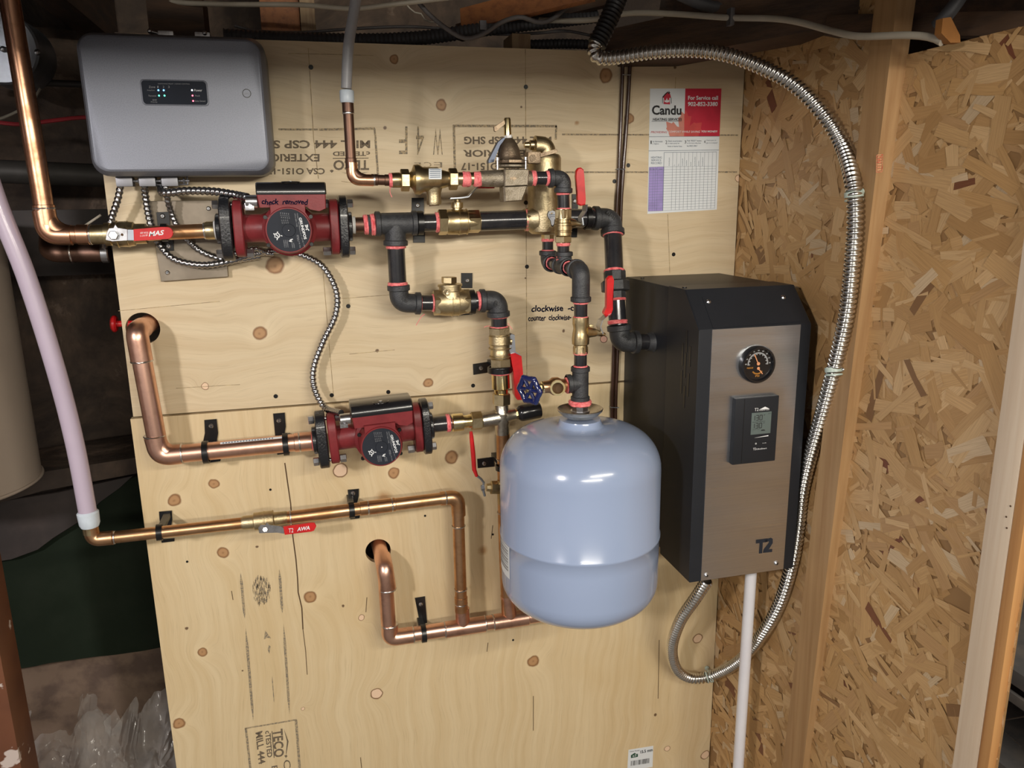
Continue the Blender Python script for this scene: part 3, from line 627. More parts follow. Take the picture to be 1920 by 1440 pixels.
# ------------------------------------------------------------------ service card
YC = -0.0008
card = single('service_card', 'white service record card with red corner, reading Candu, on the plywood', 'card', ppx(MB(), [(1219, 166), (1352, 166), (1344, 393), (1214, 401)], YC, 0.0006), M['white'])
def cx(s, t):       # card coordinates from the 1131 x 1440 close view
    return (1180 + s * 220 / 1131, 140 + t * 280 / 1440)
mb = MB(); ppx(mb, [cx(540, 134), cx(888, 134), cx(870, 594), cx(527, 596)], YC - .0002); part(card, 'red_corner', mb, M['redpaper'], 'red printed field', smooth=False)
mb = MB(); ppx(mb, [cx(*p) for p in ((390, 597), (372, 545), (355, 520), (362, 505), (355, 452), (410, 470), (425, 455), (460, 500), (480, 505), (470, 420), (495, 400), (503, 355), (530, 380), (528, 597))], YC - .0004)
part(card, 'leaf_print', mb, M['leaf'], 'coral leaf print', smooth=False)
mb = MB(); ppx(mb, [cx(*p) for p in ((528, 597), (530, 380), (545, 345), (570, 400), (600, 400), (580, 495), (625, 460), (640, 468), (700, 460), (688, 520), (700, 535), (672, 560), (668, 596))], YC - .0004)
part(card, 'leaf_shade', mb, M['leaf2'], 'darker red leaf print', smooth=False)
Y2 = YC - .0006
mb = MB()
def ct(st, s0, s1, t0, t1, m=None, sk=0): tpx(m or mb, st, cx(s0, t1), cx(s1, t1), cx(s0 + sk, t0), Y2)
ct('*Candu', 218, 502, 295, 388); part(card, 'shop_name', mb, M['blackink'], 'large black shop name', smooth=False); mb = MB()
ct('*HEATING SERVICES', 226, 505, 418, 444, sk=3); line(mb, cx(215, 450), cx(505, 450), .5, Y2); part(card, 'small_heading', mb, M['blackink'], smooth=False)
for st, s0, s1, t0, t1 in (('1', 205, 215, 636, 668), ('2', 348, 364, 634, 668), ('3', 533, 548, 634, 664), ('4', 720, 734, 632, 662)):
    mb = MB(); ct(st, s0, s1, t0, t1); part(card, 'step_number', mb, M['blackink'], smooth=False)
mb = MB()
for st, s0, s1, t in (('Set thermostat', 222, 322, 645), ('5 higher', 222, 288, 669), ('Check circuit breaker', 370, 510, 641), ('or main panel, for', 370, 485, 665), ('house or burner fuses', 370, 508, 691), ('Push "RESET" button', 556, 695, 638), ('on furnace relay box', 556, 690, 662), ('but ONCE ONLY', 556, 655, 688), ('Check your oil', 742, 835, 636), ('gas is it empty?', 742, 850, 660)): ct(st, s0, s1, t - 9, t + 6)
ct('HEATING', 210, 314, 788, 808); ct('SERVICE', 210, 308, 816, 834); ct('RECORD', 210, 312, 842, 862)
line(mb, cx(190, 598), cx(868, 594), .7, Y2); line(mb, cx(186, 735), cx(866, 726), .8, Y2)
def gp(a, b): # grid: a 0..1 across, b 0..1 down
    l = (322 + (336 - 322) * (1 - b), 750 + (1310 - 750) * b); r = (823 + (842 - 823) * (1 - b), 745 + (1288 - 745) * b); return cx(l[0] + (r[0] - l[0]) * a, l[1] + (r[1] - l[1]) * a)
def gl(a, b): return cx(182 + (192 - 182) * (1 - b) + 142 * a, 892 + (1318 - 892) * b - 5 * a)
line(mb, gp(0, 0), gp(1, 0), .7, Y2)
for k in range(0, 17): line(mb, gp(0, .25 + .75 * k / 16), gp(1, .25 + .75 * k / 16), .35, Y2)
for k in range(0, 13): line(mb, gp(0 if k == 0 else .09 + .91 * k / 12, 0), gp(0 if k == 0 else .09 + .91 * k / 12, 1), .35 if k else .7, Y2)
for k in range(0, 17): line(mb, gl(0, k / 16), gl(1, k / 16), .3, Y2)
for k in (0, .27, .42, .57, 1): line(mb, gl(k, 0), gl(k, 1), .3, Y2)
for k, s in enumerate((384, 434, 474, 512, 550, 592, 632, 668, 706)):
    n = (80, 12, 20, 72, 55, 38, 88, 50, 85)[k]; tpx(mb, 'Combustion'[:max(2, n // 9)], cx(s + 5, 880), cx(s + 5, 880 - n), cx(s - 5, 880), Y2)
ct('D  N  T   min', 198, 318, 905, 918)
part(card, 'fine_print', mb, M['lineink'], smooth=False)
mb = MB(); ppx(mb, [cx(192, 892), cx(336, 888), cx(322, 1312), cx(182, 1318)], YC - .0002); part(card, 'violet_column', mb, M['violet'], 'violet printed column', smooth=False)
mb = MB(); ct('*For Service call', 566, 855, 203, 243); ct('*902-852-3380', 562, 850, 262, 304, sk=4); ct('*YOU MONEY!', 690, 845, 538, 557, sk=4); ct('COMFORT WHILE SAVING', 372, 680, 540, 560, sk=4)
part(card, 'white_lettering', mb, M['whiteink'], smooth=False)
mb = MB(); ct('PROVIDING', 208, 360, 545, 564, sk=4); part(card, 'red_lettering', mb, M['redpaper'], smooth=False); mb = MB()
ppx(mb, [cx(*p) for p in ((330, 283), (334, 225), (322, 222), (345, 190), (372, 165), (395, 190), (402, 222), (385, 225), (393, 287))], Y2)
part(card, 'house_emblem', mb, M['redpaper'], 'dark red house with flame emblem', smooth=False)
mb = MB(); ppx(mb, [cx(*p) for p in ((318, 215), (345, 183), (370, 162), (376, 170), (350, 192), (326, 222))], Y2 - .0002); ppx(mb, [cx(*p) for p in ((372, 185), (384, 152), (386, 168), (395, 172), (388, 185))], Y2 - .0002)
ppx(mb, [cx(*p) for p in ((319, 220), (324, 220), (322, 278), (318, 278))], Y2 - .0002); ppx(mb, [cx(*p) for p in ((399, 220), (404, 220), (407, 278), (403, 278))], Y2 - .0002)
part(card, 'emblem_outline', mb, M['blackink'], smooth=False)
mb = MB(); ppx(mb, [cx(*p) for p in ((338, 262), (340, 240), (352, 252), (362, 222), (370, 250), (384, 240), (386, 264), (362, 270))], Y2 - .0002); part(card, 'flame', mb, M['whiteink'], 'white flame shape', smooth=False)

# ------------------------------------------------------------------ generic fittings
def fillet(pts, r, n=8):
    out = [pts[0]]
    for a, b, c in zip(pts, pts[1:], pts[2:]):
        d1 = (a - b).normalized(); d2 = (c - b).normalized(); t = min(r, (a - b).length * .49, (c - b).length * .49)
        p = b + d1 * t; q = b + d2 * t
        for k in range(n + 1):
            s = k / n; out.append(p * (1 - s) ** 2 + b * 2 * s * (1 - s) + q * s * s)
    out.append(pts[-1]); return out
def spline(pts, step):
    P_ = [pts[0] * 2 - pts[1]] + list(pts) + [pts[-1] * 2 - pts[-2]]; dense = []
    for i in range(1, len(P_) - 2):
        a, b, c, d = P_[i - 1:i + 3]
        for k in range(24):
            t = k / 24; dense.append(0.5 * ((2 * b) + (c - a) * t + (2 * a - 5 * b + 4 * c - d) * t * t + (3 * b - a - 3 * c + d) * t ** 3))
    dense.append(P_[-2]); out = [dense[0]]; acc = 0
    for a, b in zip(dense, dense[1:]):
        l = (b - a).length; 
        while acc + l >= step and l > 0:
            t = (step - acc) / l; a = a.lerp(b, t); out.append(a); l = (b - a).length; acc = 0
        acc += l
    return out
def px3(p): return p if isinstance(p, Vector) else L(*p)
def band(mb, p, d, r, ln):           # a rounded bead ring centred on p along d
    d = d.normalized() * ln; mb.lathe(p - d / 2, p + d / 2, [(0, r * .90), (.12, r), (.88, r), (1, r * .90)], 32)
def nm(a, b): return (b - a).normalized()
def sealant(parent, p, d, r, ln=0.004):
    mb = MB(); ln = ln * 1.3 + .0005; d = d.normalized() * ln
    mb.lathe(p - d / 2, p + d / 2, [(0, r * .98), (.12, r * 1.10), (.35, r * 1.14), (.5, r * 1.08), (.65, r * 1.15), (.88, r * 1.10), (1, r * .98)], 36, jit=.10)
    return part(parent, 'thread_sealant', mb, M['pink'], 'pink thread sealant')
def nipple(label, a, b, wpx, mat='pipe', s0=None, s1=None, name='pipe_nipple', cat='pipe', group='black iron pipe nipples', strands=()):
    a = px3(a); b = px3(b); r = pr(wpx, (a + b) / 2); d = nm(a, b)
    t = thing(name, label, cat, a, group); part(t, 'pipe', MB().cyl(a - d * .004, b + d * .004, r), M[mat])
    if s0: sealant(t, a + d * s0 * .35, d, r, s0)
    if s1: sealant(t, b - d * s1 * .35, d, r, s1)
    for pts in strands:
        part(t, 'loose_strand', MB().sweep(spline([px3(q) for q in pts], .003), .0006, 6), M['pink'], 'loose pink sealant thread')
    return t
def elbow(label, a, c, b, wpx, mat='iron', bl=0.011, name='pipe_elbow', bw=1.17, fr=None, mark=None, group='black iron elbows'):
    a, c, b = px3(a), px3(c), px3(b); r = pr(wpx, c); fr = fr or min((a - c).length, (b - c).length) * .92
    t = thing(name, label, 'elbow', c, group); mb = MB(); mb.sweep(fillet([a, c, b], fr, 12), r, 28)
    part(t, 'body', mb, M[mat]); 
    for p, d in ((a, nm(c, a)), (b, nm(c, b))):
        mb = MB(); band(mb, p - d * bl * .5, d, r * bw, bl); part(t, 'rim', mb, M[mat])
    if mark:
        st, (u0, v0), (u1, v1), (u2, v2), Ym = mark; mb = MB(); A = L(u0, v0, Ym); text(mb, st, A, L(u1, v1, Ym) - A, L(u2, v2, Ym) - A)
        part(t, 'cast_mark', mb, M['rubber'], 'cast foundry letters', smooth=False)
    return t
def tee(label, a, b, c, e, wpx, mat='iron', bl=0.010, name='pipe_tee', bw=1.15, ec=None, group='black iron tees'):
    a, b, c, e = px3(a), px3(b), px3(c), px3(e); r = pr(wpx, c)    # a-b run, c centre, e branch end
    t = thing(name, label, 'tee', c, group); mb = MB(); mb.cyl(a, c, r); mb.cyl(c, b, r); mb.cyl(c, e, r * 1.0); mb.sphere(c, r * 1.02, 24); part(t, 'body', mb, M[mat])
    for p, d in ((a, nm(c, a)), (b, nm(c, b)), (e, nm(c, e))):
        mb = MB(); band(mb, p - d * bl * .5, d, r * bw, bl); part(t, 'rim', mb, M[mat])
    return t
def solder_ring(parent, p, d, r, ln=0.003):
    mb = MB(); d = d.normalized() * ln; mb.lathe(p - d / 2, p + d / 2, [(0, r), (.3, r * 1.05), (.7, r * 1.04), (1, r)], 28, jit=.05); return part(parent, 'solder_joint', mb, M['solder'], 'silver solder ring')
def cpipe(label, pts, wpx, mat='copper', fr=0.03, cups=(), rings=(), name='copper_pipe', flip=()):
    """copper run: pts px3 list; cups = [(i, t0, t1)] sleeves along leg i from t0 to t1; rings = [(i, t)] solder"""
    P_ = [px3(p) for p in pts]; r = pr(wpx, P_[len(P_) // 2]); t = thing(name, label, 'pipe', P_[0], 'copper pipe runs')
    part(t, 'tube', MB().sweep(fillet(P_, fr, 12), r, 28), M[mat])
    for (i, t0, t1) in cups:
        a = P_[i].lerp(P_[i + 1], t0); b = P_[i].lerp(P_[i + 1], t1); l = (b - a).length
        part(t, 'sleeve', MB().cyl(a, b, r * 1.11, bev=.0008), M[mat])
    for (i, q) in rings: solder_ring(t, P_[i].lerp(P_[i + 1], q), P_[i + 1] - P_[i], r * 1.1)
    return t
def celbow(parent, a, c, b, r, mat, bulge=1.11):
    part(parent, 'elbow', MB().sweep(fillet([a, c, b], min((a - c).length, (b - c).length) * .8, 12), r * bulge, 28), mat)
def lathe_px(mb, a, b, prof, seg=28, rot=0.0):
    a = px3(a); b = px3(b); k = 0.5 * dep((a + b) / 2) / F; mb.lathe(a, b, [(t, w * k) for t, w in prof], seg, rot=rot)
def screw_head(parent, p, r=0.0045, n=(0, -1, 0)):
    n = Vector(n); mb = MB(); mb.lathe(p, p + n * .003, [(0, r), (.3, r), (1, r * .55)], 16)
    s = part(parent, 'screw', mb, M['steel'], 'shiny screw'); e1, e2 = frame(n); mb = MB()
    mb.box(p + n * .0031, r * .5, r * .12, .0003, ex=e1, ey=e2, ez=n); mb.box(p + n * .0031, r * .12, r * .5, .0003, ex=e1, ey=e2, ez=n); part(s, 'screw_recess', mb, M['bracket'])
def clamp(label, c, d, wpx, plate, side=None, screws=(), y0=-.0035):
    """stand-off clamp: ring around the pipe at c (axis d) and a black strap plate on the board; plate = 4 px corners at the board"""
    c = px3(c); r = pr(wpx, c); d = d.normalized(); t = thing('pipe_clamp', label, 'clamp', Vector((c.x, 0, c.z)), 'black pipe clamps')
    mb = MB(); e1, e2 = frame(d)
    mb.lathe(c - d * .005, c + d * .005, [(0, r * 1.0), (0, r * 1.16), (1, r * 1.16), (1, r * 1.0), (0, r)], 32, cap=False)
    mb.box(c + Vector((0, r * 1.1 + (-c.y - r * 1.1) * .5, 0)), .006, (-c.y - r * 1.1) * .5, .004)
    part(t, 'ring', mb, M['bracket'])
    for k, pl in enumerate(plate):
        mb = MB(); ppx(mb, pl, y0, 0.0032, .0004); part(t, 'strap', mb, M['bracket'])
    for (u, v) in screws: screw_head(t, L(u, v, y0 - .0002))
    return t
def handle_plate(parent, pts, Yp, th, mat, name, label=None):
    mb = MB(); ppx(mb, pts, Yp, th, .0006); return part(parent, name, mb, M[mat], label)
def roundrect_px(x0, y0, x1, y1, r, n=5, skew=(0, 0)):
    out = []
    for cx_, cy_, a0 in ((x1 - r, y0 + r, -90), (x1 - r, y1 - r, 0), (x0 + r, y1 - r, 90), (x0 + r, y0 + r, 180)):
        for k in range(n + 1):
            a = math.radians(a0 + 90 * k / n); out.append((cx_ + r * math.cos(a) + skew[0] * (cy_ - y0), cy_ + r * math.sin(a) + skew[1] * (cx_ - x0)))
    return out
YM = -0.085; YF = -0.185; YT = -0.277; XT = 0.7764
def W(u, v, Y=YM): return L(u, v, Y)

# ------------------------------------------------------------------ circulator pumps
def pump(label, a, b, writing, name='circulator_pump'):
    A, B = W(*a), W(*b); O = (A + B) / 2; ex = nm(A, B); ez = Vector((-ex.z, 0, ex.x)); ey = Vector((0, 1, 0)); s = (B - A).length / 237
    if ez.z < 0: ez = -ez
    t = thing(name, label, 'pump', O, 'red circulator pumps')
    P_ = lambda x, y, z: O + ex * (x * s) + ey * (y * s) + ez * (z * s)
    def oval(x0, x1, hy, hz, mb, bev=2):
        lp = []
        for i in range(40):
            q = 2 * PI * i / 40; cy, cz = math.cos(q), math.sin(q); lp.append((hy * math.copysign(abs(cy) ** .8, cy), hz * math.copysign(abs(cz) ** .55, cz)))
        mb.loft([[P_(x, y * k, z * k) for y, z in lp] for x, k in ((x0, .95), (x0 + bev, 1), (x1 - bev, 1), (x1, .95))])
    mb = MB(); oval(-94, -76, 34, 54, mb); oval(84, 101, 34, 54, mb)
    mb.lathe(P_(-80, 0, 0), P_(90, 0, 0), [(0, 27 * s), (.22, 27 * s), (.36, 40 * s), (.5, 47 * s), (.64, 44 * s), (.78, 28 * s), (1, 27 * s)], 36)
    part(t, 'volute', mb, M['pump_red'])
    for x0, x1, sg in ((-118, -97, -1), (102, 119, 1)):
        mb = MB(); oval(x0, x1, 38, 61, mb)
        mb.cyl(P_(x0 if sg < 0 else x1, 0, 0), P_(x0 - 9 if sg < 0 else x1 + 8, 0, 0), 29 * s, bev=1.5 * s)
        part(t, 'flange', mb, M['flange'], 'black mating flange')
    for z in (45, -47):
        for (xa, xb) in ((-131, -60), (68, 131)):
            mb = MB(); mb.cyl(P_(xa + 4, 0, z), P_(xb - 4, 0, z), 4.5 * s, seg=14)
            xs = (xa, xa + 12) if xa < 0 else (xb - 12, xb); mb.cyl(P_(xs[0], 0, z), P_(xs[1], 0, z), 9 * s, seg=6, bev=1 * s)
            xs = (xb - 16, xb - 2) if xa < 0 else (xa, xa + 16); mb.cyl(P_(xs[0], 0, z), P_(xs[1], 0, z), 9 * s, seg=6, bev=1 * s)
            part(t, 'flange_bolt', mb, M['steel'], 'zinc plated flange bolt')
    mx, mz, yf = 8, -2, -98
    mb = MB(); mb.lathe(P_(mx, -20, mz), P_(mx, yf, mz), [(0, 49 * s), (.25, 50 * s), (.3, 44 * s), (.93, 43 * s), (1, 40.5 * s)], 56)
    mb.prism([P_(x + mx, yf + 3, z + mz) for x, z in ((-36, 18), (-30, 32), (-30, 46), (32, 46), (32, 32), (40, 18))], ey * (60 * s), .8 * s)
    mo = part(t, 'motor', mb, M['pump_red'])
    for q in (30, 150, 215, 325):
        c = P_(mx + 47 * math.cos(math.radians(q)), yf + 26, mz + 47 * math.sin(math.radians(q))); part(mo, 'motor_bolt', MB().cyl(c, c - ey * (5 * s), 4 * s, seg=12, bev=.5 * s), M['bracket'])
    part(t, 'nameplate', MB().cyl(P_(mx, yf + 1, mz), P_(mx, yf - 1.2, mz), 38.5 * s, seg=56, bev=.4 * s), M['disc'], 'round charcoal nameplate')
    part(t, 'vent_plug', MB().cyl(P_(mx, yf, mz), P_(mx, yf - 3, mz), 12 * s, seg=36, bev=.8 * s), M['disc'])
    part(t, 'plug_slot', MB().sphere(P_(mx, yf - 3.2, mz), 2.2 * s, 12), M['steel'])
    yl = yf - 1.6
    def lt(st, x0, z0, x1, z1, h, mb):   # text from (x0,z0) towards (x1,z1); tops lie to the right when reading down
        A_ = P_(mx + x0, yl, mz + z0); B_ = P_(mx + x1, yl, mz + z1); n = Vector(((B_ - A_).z, 0, -(B_ - A_).x)) * -1; text(mb, st, A_, B_ - A_, n.normalized() * h * s)
    mb = MB()
    lt('*GRUNDFOS', 19, 22, 26, -17, 5.0, mb)
    def stroke(pts, wd):
        for (xa, za), (xb, zb) in zip(pts, pts[1:]):
            a_, b_ = P_(mx + xa, yl, mz + za), P_(mx + xb, yl, mz + zb); n = (b_ - a_).cross(ey).normalized() * wd * s; mb.poly([a_ - n, b_ - n, b_ + n, a_ + n])
    stroke([(29.5, 9), (32, 4), (36, -1)], .8); stroke([(30.5, 0), (33.5, 5), (34, 10)], .8); stroke([(34, 10), (31, 7)], .6)
    for k in range(16):
        q = 2 * PI * k / 16; stroke([(-21 + 4.2 * math.cos(q), -9 + 4.2 * math.sin(q)), (-21 + 4.2 * math.cos(q + .4), -9 + 4.2 * math.sin(q + .4))], .7)
    stroke([(-23, -7), (-19, -11)], .8); stroke([(-27, -5), (-25, -8)], .9); stroke([(-20, -2), (-20, -5)], .9); stroke([(-22, -17), (-21, -14)], .9); stroke([(-15, -9), (-12, -10)], .7); stroke([(-26, -12), (-24, -11)], .9)
    stroke([(-1, -19), (5, -21), (1, -17), (6, -16)], .8)
    part(t, 'white_print', mb, M['whiteink'], 'white maker lettering and emblem', smooth=False)
    mb = MB()
    for st, x0, z0, x1, z1, h in (('MODEL C  P/N 59896341', 16, 30, 19, -2, 2), ('UPS15-58FC TYPE', 12, 30, 14, 6, 2), ('115 V  60 Hz 1 PH', 19, -3, 25, -31, 2), ('PC 0513', 13, -9, 14, -20, 2), ('MAX 145 PSI', 15, -9, 17, -32, 1.8)): lt(st, x0, z0, x1, z1, h, mb)
    for k in range(5): lt('Hz  A  W', -13 + k * 3.4, 32 - k * .4, -12 + k * 3.4, 22 - k * .4, 2, mb)
    for k in range(4): lt('HP 1/25', -12 + k * 3.4, 19, -11 + k * 3.4, 12, 1.7, mb)
    for k in range(3): lt('THERMALLY', -11 + k * 3.0, -17, -10 + k * 3.0, -31, 1.6, mb)
    for k in range(2): lt('IMPED', 3 + k * 3.0, -23, 4 + k * 3.0, -32, 1.6, mb)
    part(t, 'fine_print', mb, M['greyink'], 'small grey rating text', smooth=False)
    # terminal box on top
    x0, x1 = -44, 78
    mb = MB(); mb.prism([P_(x, -86, z) for x, z in ((x0 + 3, 39), (44, 39), (50, 34), (66, 31), (x1 - 1, 36), (x1, 62), (x0, 62))], ey * (74 * s), 1.5 * s)
    tb = part(t, 'terminal_box', mb, M['pump_red'])
    lp = []
    for x, k in ((x0 - 1, .93), (x0 + 1, 1), (x1 - 1, 1), (x1 + 1.5, .93)):
        cy_, cz_ = -48, 70; prof = [(-88, 62), (-89, 70), (-84, 80), (-76, 84), (-20, 84), (-10, 80), (-8, 62)]
        lp.append([P_(x, cy_ + (y - cy_) * k, 62 + (z - 62) * k) for y, z in prof])
    lid = part(t, 'box_lid', MB().loft(lp), M['blackplastic'], 'glossy black lid')
    part(lid, 'lid_screw', MB().cyl(P_(17, -70, 84), P_(17, -70, 86), 3.5 * s, seg=14), M['steel'])
    mb = MB(); mb.sweep([P_(17 + 16 * math.cos(PI * k / 12), -70 - 16 * math.sin(PI * k / 12), 84) for k in range(13)], 1.3 * s, 8); part(lid, 'lid_rib', mb, M['blackplastic'])
    if writing:
        mb = MB(); A_ = P_(-37, -86.6, 44); text(mb, '*check  removed', A_, P_(44, -86.6, 43.5) - A_, P_(-35, -86.6, 54) - A_)
        for q in mb.v: q.z += 0.0009 * math.sin(q.x * 330) ; 
        part(tb, 'handwriting', mb, M['marker'], 'black marker words on the red box', smooth=False)
    g0 = P_(x0 - 1, -46, 50)
    mb = MB(); mb.cyl(g0, g0 - ex * (22 * s), 12 * s, bev=1 * s); mb.box(g0 - ex * (15 * s) - ez * (9 * s), 8 * s, 9 * s, 7 * s, 1 * s); mb.cyl(g0 - ex * (13 * s) - ez * (9 * s), g0 - ex * (13 * s) - ez * (9 * s) - ey * 14 * s, 4.2 * s, seg=12)
    part(t, 'cable_connector', mb, M['steel'], 'zinc cable clamp connector')
    return t, P_, s
p1, PP1, ps1 = pump('red pump marked check removed on its box, at top left', (415, 429), (652, 425), True)
p2, PP2, ps2 = pump('red pump with plain glossy black lid, lower one of the two', (594, 825), (804, 798), False)

# ------------------------------------------------------------------ line A: riser, ball valve, pump 1 ... separator
t = cpipe('tall copper riser going up to the ceiling at the far left', [(8, -60, YM), (91, 440, YM), (198, 440, YM)], 34, 'copper', .045, cups=[(0, .88, .96), (1, .50, .72)], rings=[(0, .895), (1, .74)])
celbow(t, W(81, 395), W(89.5, 440), W(135, 441), pr(34, W(90, 440)), M['copper'])
t = thing('capped_stub_pipe', 'old brown copper stub with a silver end cap, just under the left elbow', 'pipe', W(150, 476, .03))
part(t, 'tube', MB().sweep(fillet([W(92, 440, .09), W(92, 475, .03), W(206, 474, .03)], .02), pr(34, W(150, 476, .03)), 26), M['copper_old'])
part(t, 'end_cap', MB().cyl(W(191, 474, .03), W(205, 474, .03), pr(37, W(200, 476, .03)), bev=.001), M['steel'], 'silver end cap')
solder_ring(t, W(135, 475, .03), W(2, 0) - W(0, 0), pr(36, W(150, 476, .03)))

def hexval(t, a, b, prof, mat='brass', hexes=(), Yp=YM):
    mb = MB(); lathe_px(mb, (*a, Yp), (*b, Yp), prof, 32)
    ax_, bx_ = L(*a, Yp), L(*b, Yp); wm = max(w for _, w in prof); rm = pr(wm, ax_)
    mb.cyl(ax_.lerp(bx_, .47), ax_.lerp(bx_, .50), rm * 1.05, bev=.0006); mb.cyl(ax_.lerp(bx_, .66), ax_.lerp(bx_, .685), rm * 1.03, bev=.0006)
    part(t, 'body', mb, M[mat])
    A, B = L(*a, Yp), L(*b, Yp)
    for t0, t1, w_ in hexes:
        mb = MB(); mb.cyl(A.lerp(B, t0), A.lerp(B, t1), pr(w_, A.lerp(B, .5)) * 1.15, seg=6, bev=.0012, rot=.3); part(t, 'hex_end', mb, M[mat])
t = thing('ball_valve', 'sweat ball valve with flat red handle lying over copper pipe left of the top pump', 'valve', W(240, 440), 'ball valves')
hexval(t, (170, 440), (275, 438), [(0, 36), (.25, 36), (.26, 42), (.36, 42), (.37, 38), (.45, 46), (.65, 48), (.78, 44), (.8, 38), (1, 37)], 'brass')
mb = MB(); mb.cyl(W(213, 440, YM), W(213, 441, YM - .036), .009, seg=20, bev=.001); part(t, 'stem', mb, M['brass'])
hy = YM - .038
hd = handle_plate(t, [(199, 437), (204, 428), (213, 427), (216, 421), (221, 427), (239, 430), (239, 451), (210, 453), (198, 450)], hy, .003, 'steel', 'handle_lever', 'bare steel handle end')
handle_plate(hd, [(239, 430), (252, 430.5), (252, 451), (239, 451)], hy + .0005, .003, 'duct', 'lever_bend')
g = handle_plate(hd, [(250, 430), (300, 425.5)] + [(313 + 11.5 * math.sin(k * PI / 8), 437 - 11.5 * math.cos(k * PI / 8)) for k in range(9)] + [(251, 452)], hy - .0012, .005, 'red', 'handle_grip', 'red vinyl handle grip')
mb = MB(); tpx(mb, '*MAS', (279, 443.5), (306, 440.5), (281, 434), hy - .0014); tpx(mb, '600 WOG', (263, 438.5), (278, 438), (263, 435), hy - .0014); tpx(mb, '1-1/4 FP', (263, 444), (277, 443), (263, 440.5), hy - .0014); part(g, 'grip_print', mb, M['whiteink'], 'white lettering on the grip', smooth=False)
mb = MB(); part(hd, 'handle_nut', mb.cyl(W(212, 441, hy), W(212, 441, hy - .007), .0075, seg=6, bev=.001), M['steel']); part(hd, 'dowel_hole', MB().cyl(W(229, 440, hy), W(229, 440, hy - .0004), .0022, seg=12), M['crack'])
t = cpipe('short copper pipe between red handled valve and the top pump', [(272, 438, YM), (388, 433, YM)], 27, 'copper_amber')
t = thing('pipe_adapter', 'brass threaded adapter with white tape on the left of the top pump', 'adapter', W(398, 432))
mb = MB(); lathe_px(mb, (384, 433, YM), (404, 432, YM), [(0, 30), (.2, 34), (.9, 34), (1, 30)]); part(t, 'body', mb, M['brass']); mb = MB(); lathe_px(mb, (403, 432, YM), (409, 431.5, YM), [(0, 36), (1, 36)]); part(t, 'tape_wrap', mb, M['ptfe'], 'white thread tape')
solder_ring(t, W(385, 433), W(1, 0) - W(0, 0), pr(30, W(385, 433)), .005)
t = thing('pipe_nipple', 'rusty brown nipple with white tape on the right of the top pump', 'pipe', W(668, 422), 'black iron pipe nipples')
part(t, 'pipe', MB().cyl(W(655, 422), W(690, 421), pr(28, W(668, 422))), M['copper_old'])
mb = MB(); lathe_px(mb, (657, 422, YM), (666, 422, YM), [(0, 31), (.3, 33), (.6, 31), (1, 33)]); part(t, 'tape_wrap', mb, M['ptfe'], 'white thread tape')
sealant(t, W(686, 421), W(1, 0) - W(0, 0), pr(33, W(686, 421)), .006); 
t = thing('reducing_bushing', 'black reducing bushing between two pink sealant rings, left end of first black tee', 'bushing', W(692, 421))
part(t, 'body', MB().cyl(W(688, 421), W(698, 421), pr(36, W(692, 421)), seg=8, bev=.001), M['iron']); sealant(t, W(699, 421), W(1, 0) - W(0, 0), pr(36, W(692, 421)), .006)
tee('black iron tee right of the top pump, branch pointing down', (703, 420, YM), (782, 418, YM), (741, 419, YM), (742, 461, YM), 40)
clamp('black clamp on the main line just right of the first black tee', (788, 418, YM), Vector((1, 0, 0)), 38, [[(772, 371), (795, 371), (795, 400), (772, 400)], [(775, 430), (797, 430), (797, 455), (775, 455)]], screws=[(783, 385)])
nipple('black nipple between the clamp and lever valve on the main line', (780, 418, YM), (822, 417, YM), 33, s1=.006)
t = thing('ball_valve', 'brass ball valve on the main black line with its grey handle edge on', 'valve', W(860, 416), 'ball valves')
hexval(t, (820, 417), (901, 415), [(0, 34), (.06, 40), (.20, 42), (.24, 46), (.5, 47), (.66, 45), (.68, 40), (.9, 38), (1, 36)], 'brass', [(.02, .22, 42), (.70, .97, 38)])
mb = MB(); lathe_px(mb, (857, 396, YM), (857, 374, YM), [(0, 18), (.25, 18), (.3, 23), (.75, 23), (.8, 14), (1, 12)]); part(t, 'stem', mb, M['brass'])
h_ = part(t, 'handle_lever', MB().sweep([W(843, 373), W(862, 372), W(876, 370.5), W(894, 351)], .0016, 6), M['steel'], 'grey steel handle seen edge on')
mb = MB(); 
for a, b in (((843, 373), (862, 372)), ((862, 372), (877, 370)), ((877, 370), (895, 350))): 
    A, B = W(*a), W(*b); mb.prism([A + Vector((0, -.010, 0)), B + Vector((0, -.010, 0)), B + Vector((0, .010, 0)), A + Vector((0, .010, 0))], (0, 0, .002))
part(h_, 'lever_plate', mb, M['duct'])
g_ = MB(); A, B = W(895, 350), W(925, 350); g_.box((A + B) / 2 + Vector((0, .0, -.001)), (B - A).length / 2, .011, .0022, .001); part(h_, 'handle_grip', g_, M['red'], 'red vinyl grip')
nipple('long glossy black nipple left of the brass air separator', (899, 415, YM), (988, 412, YM), 36, s1=.005)

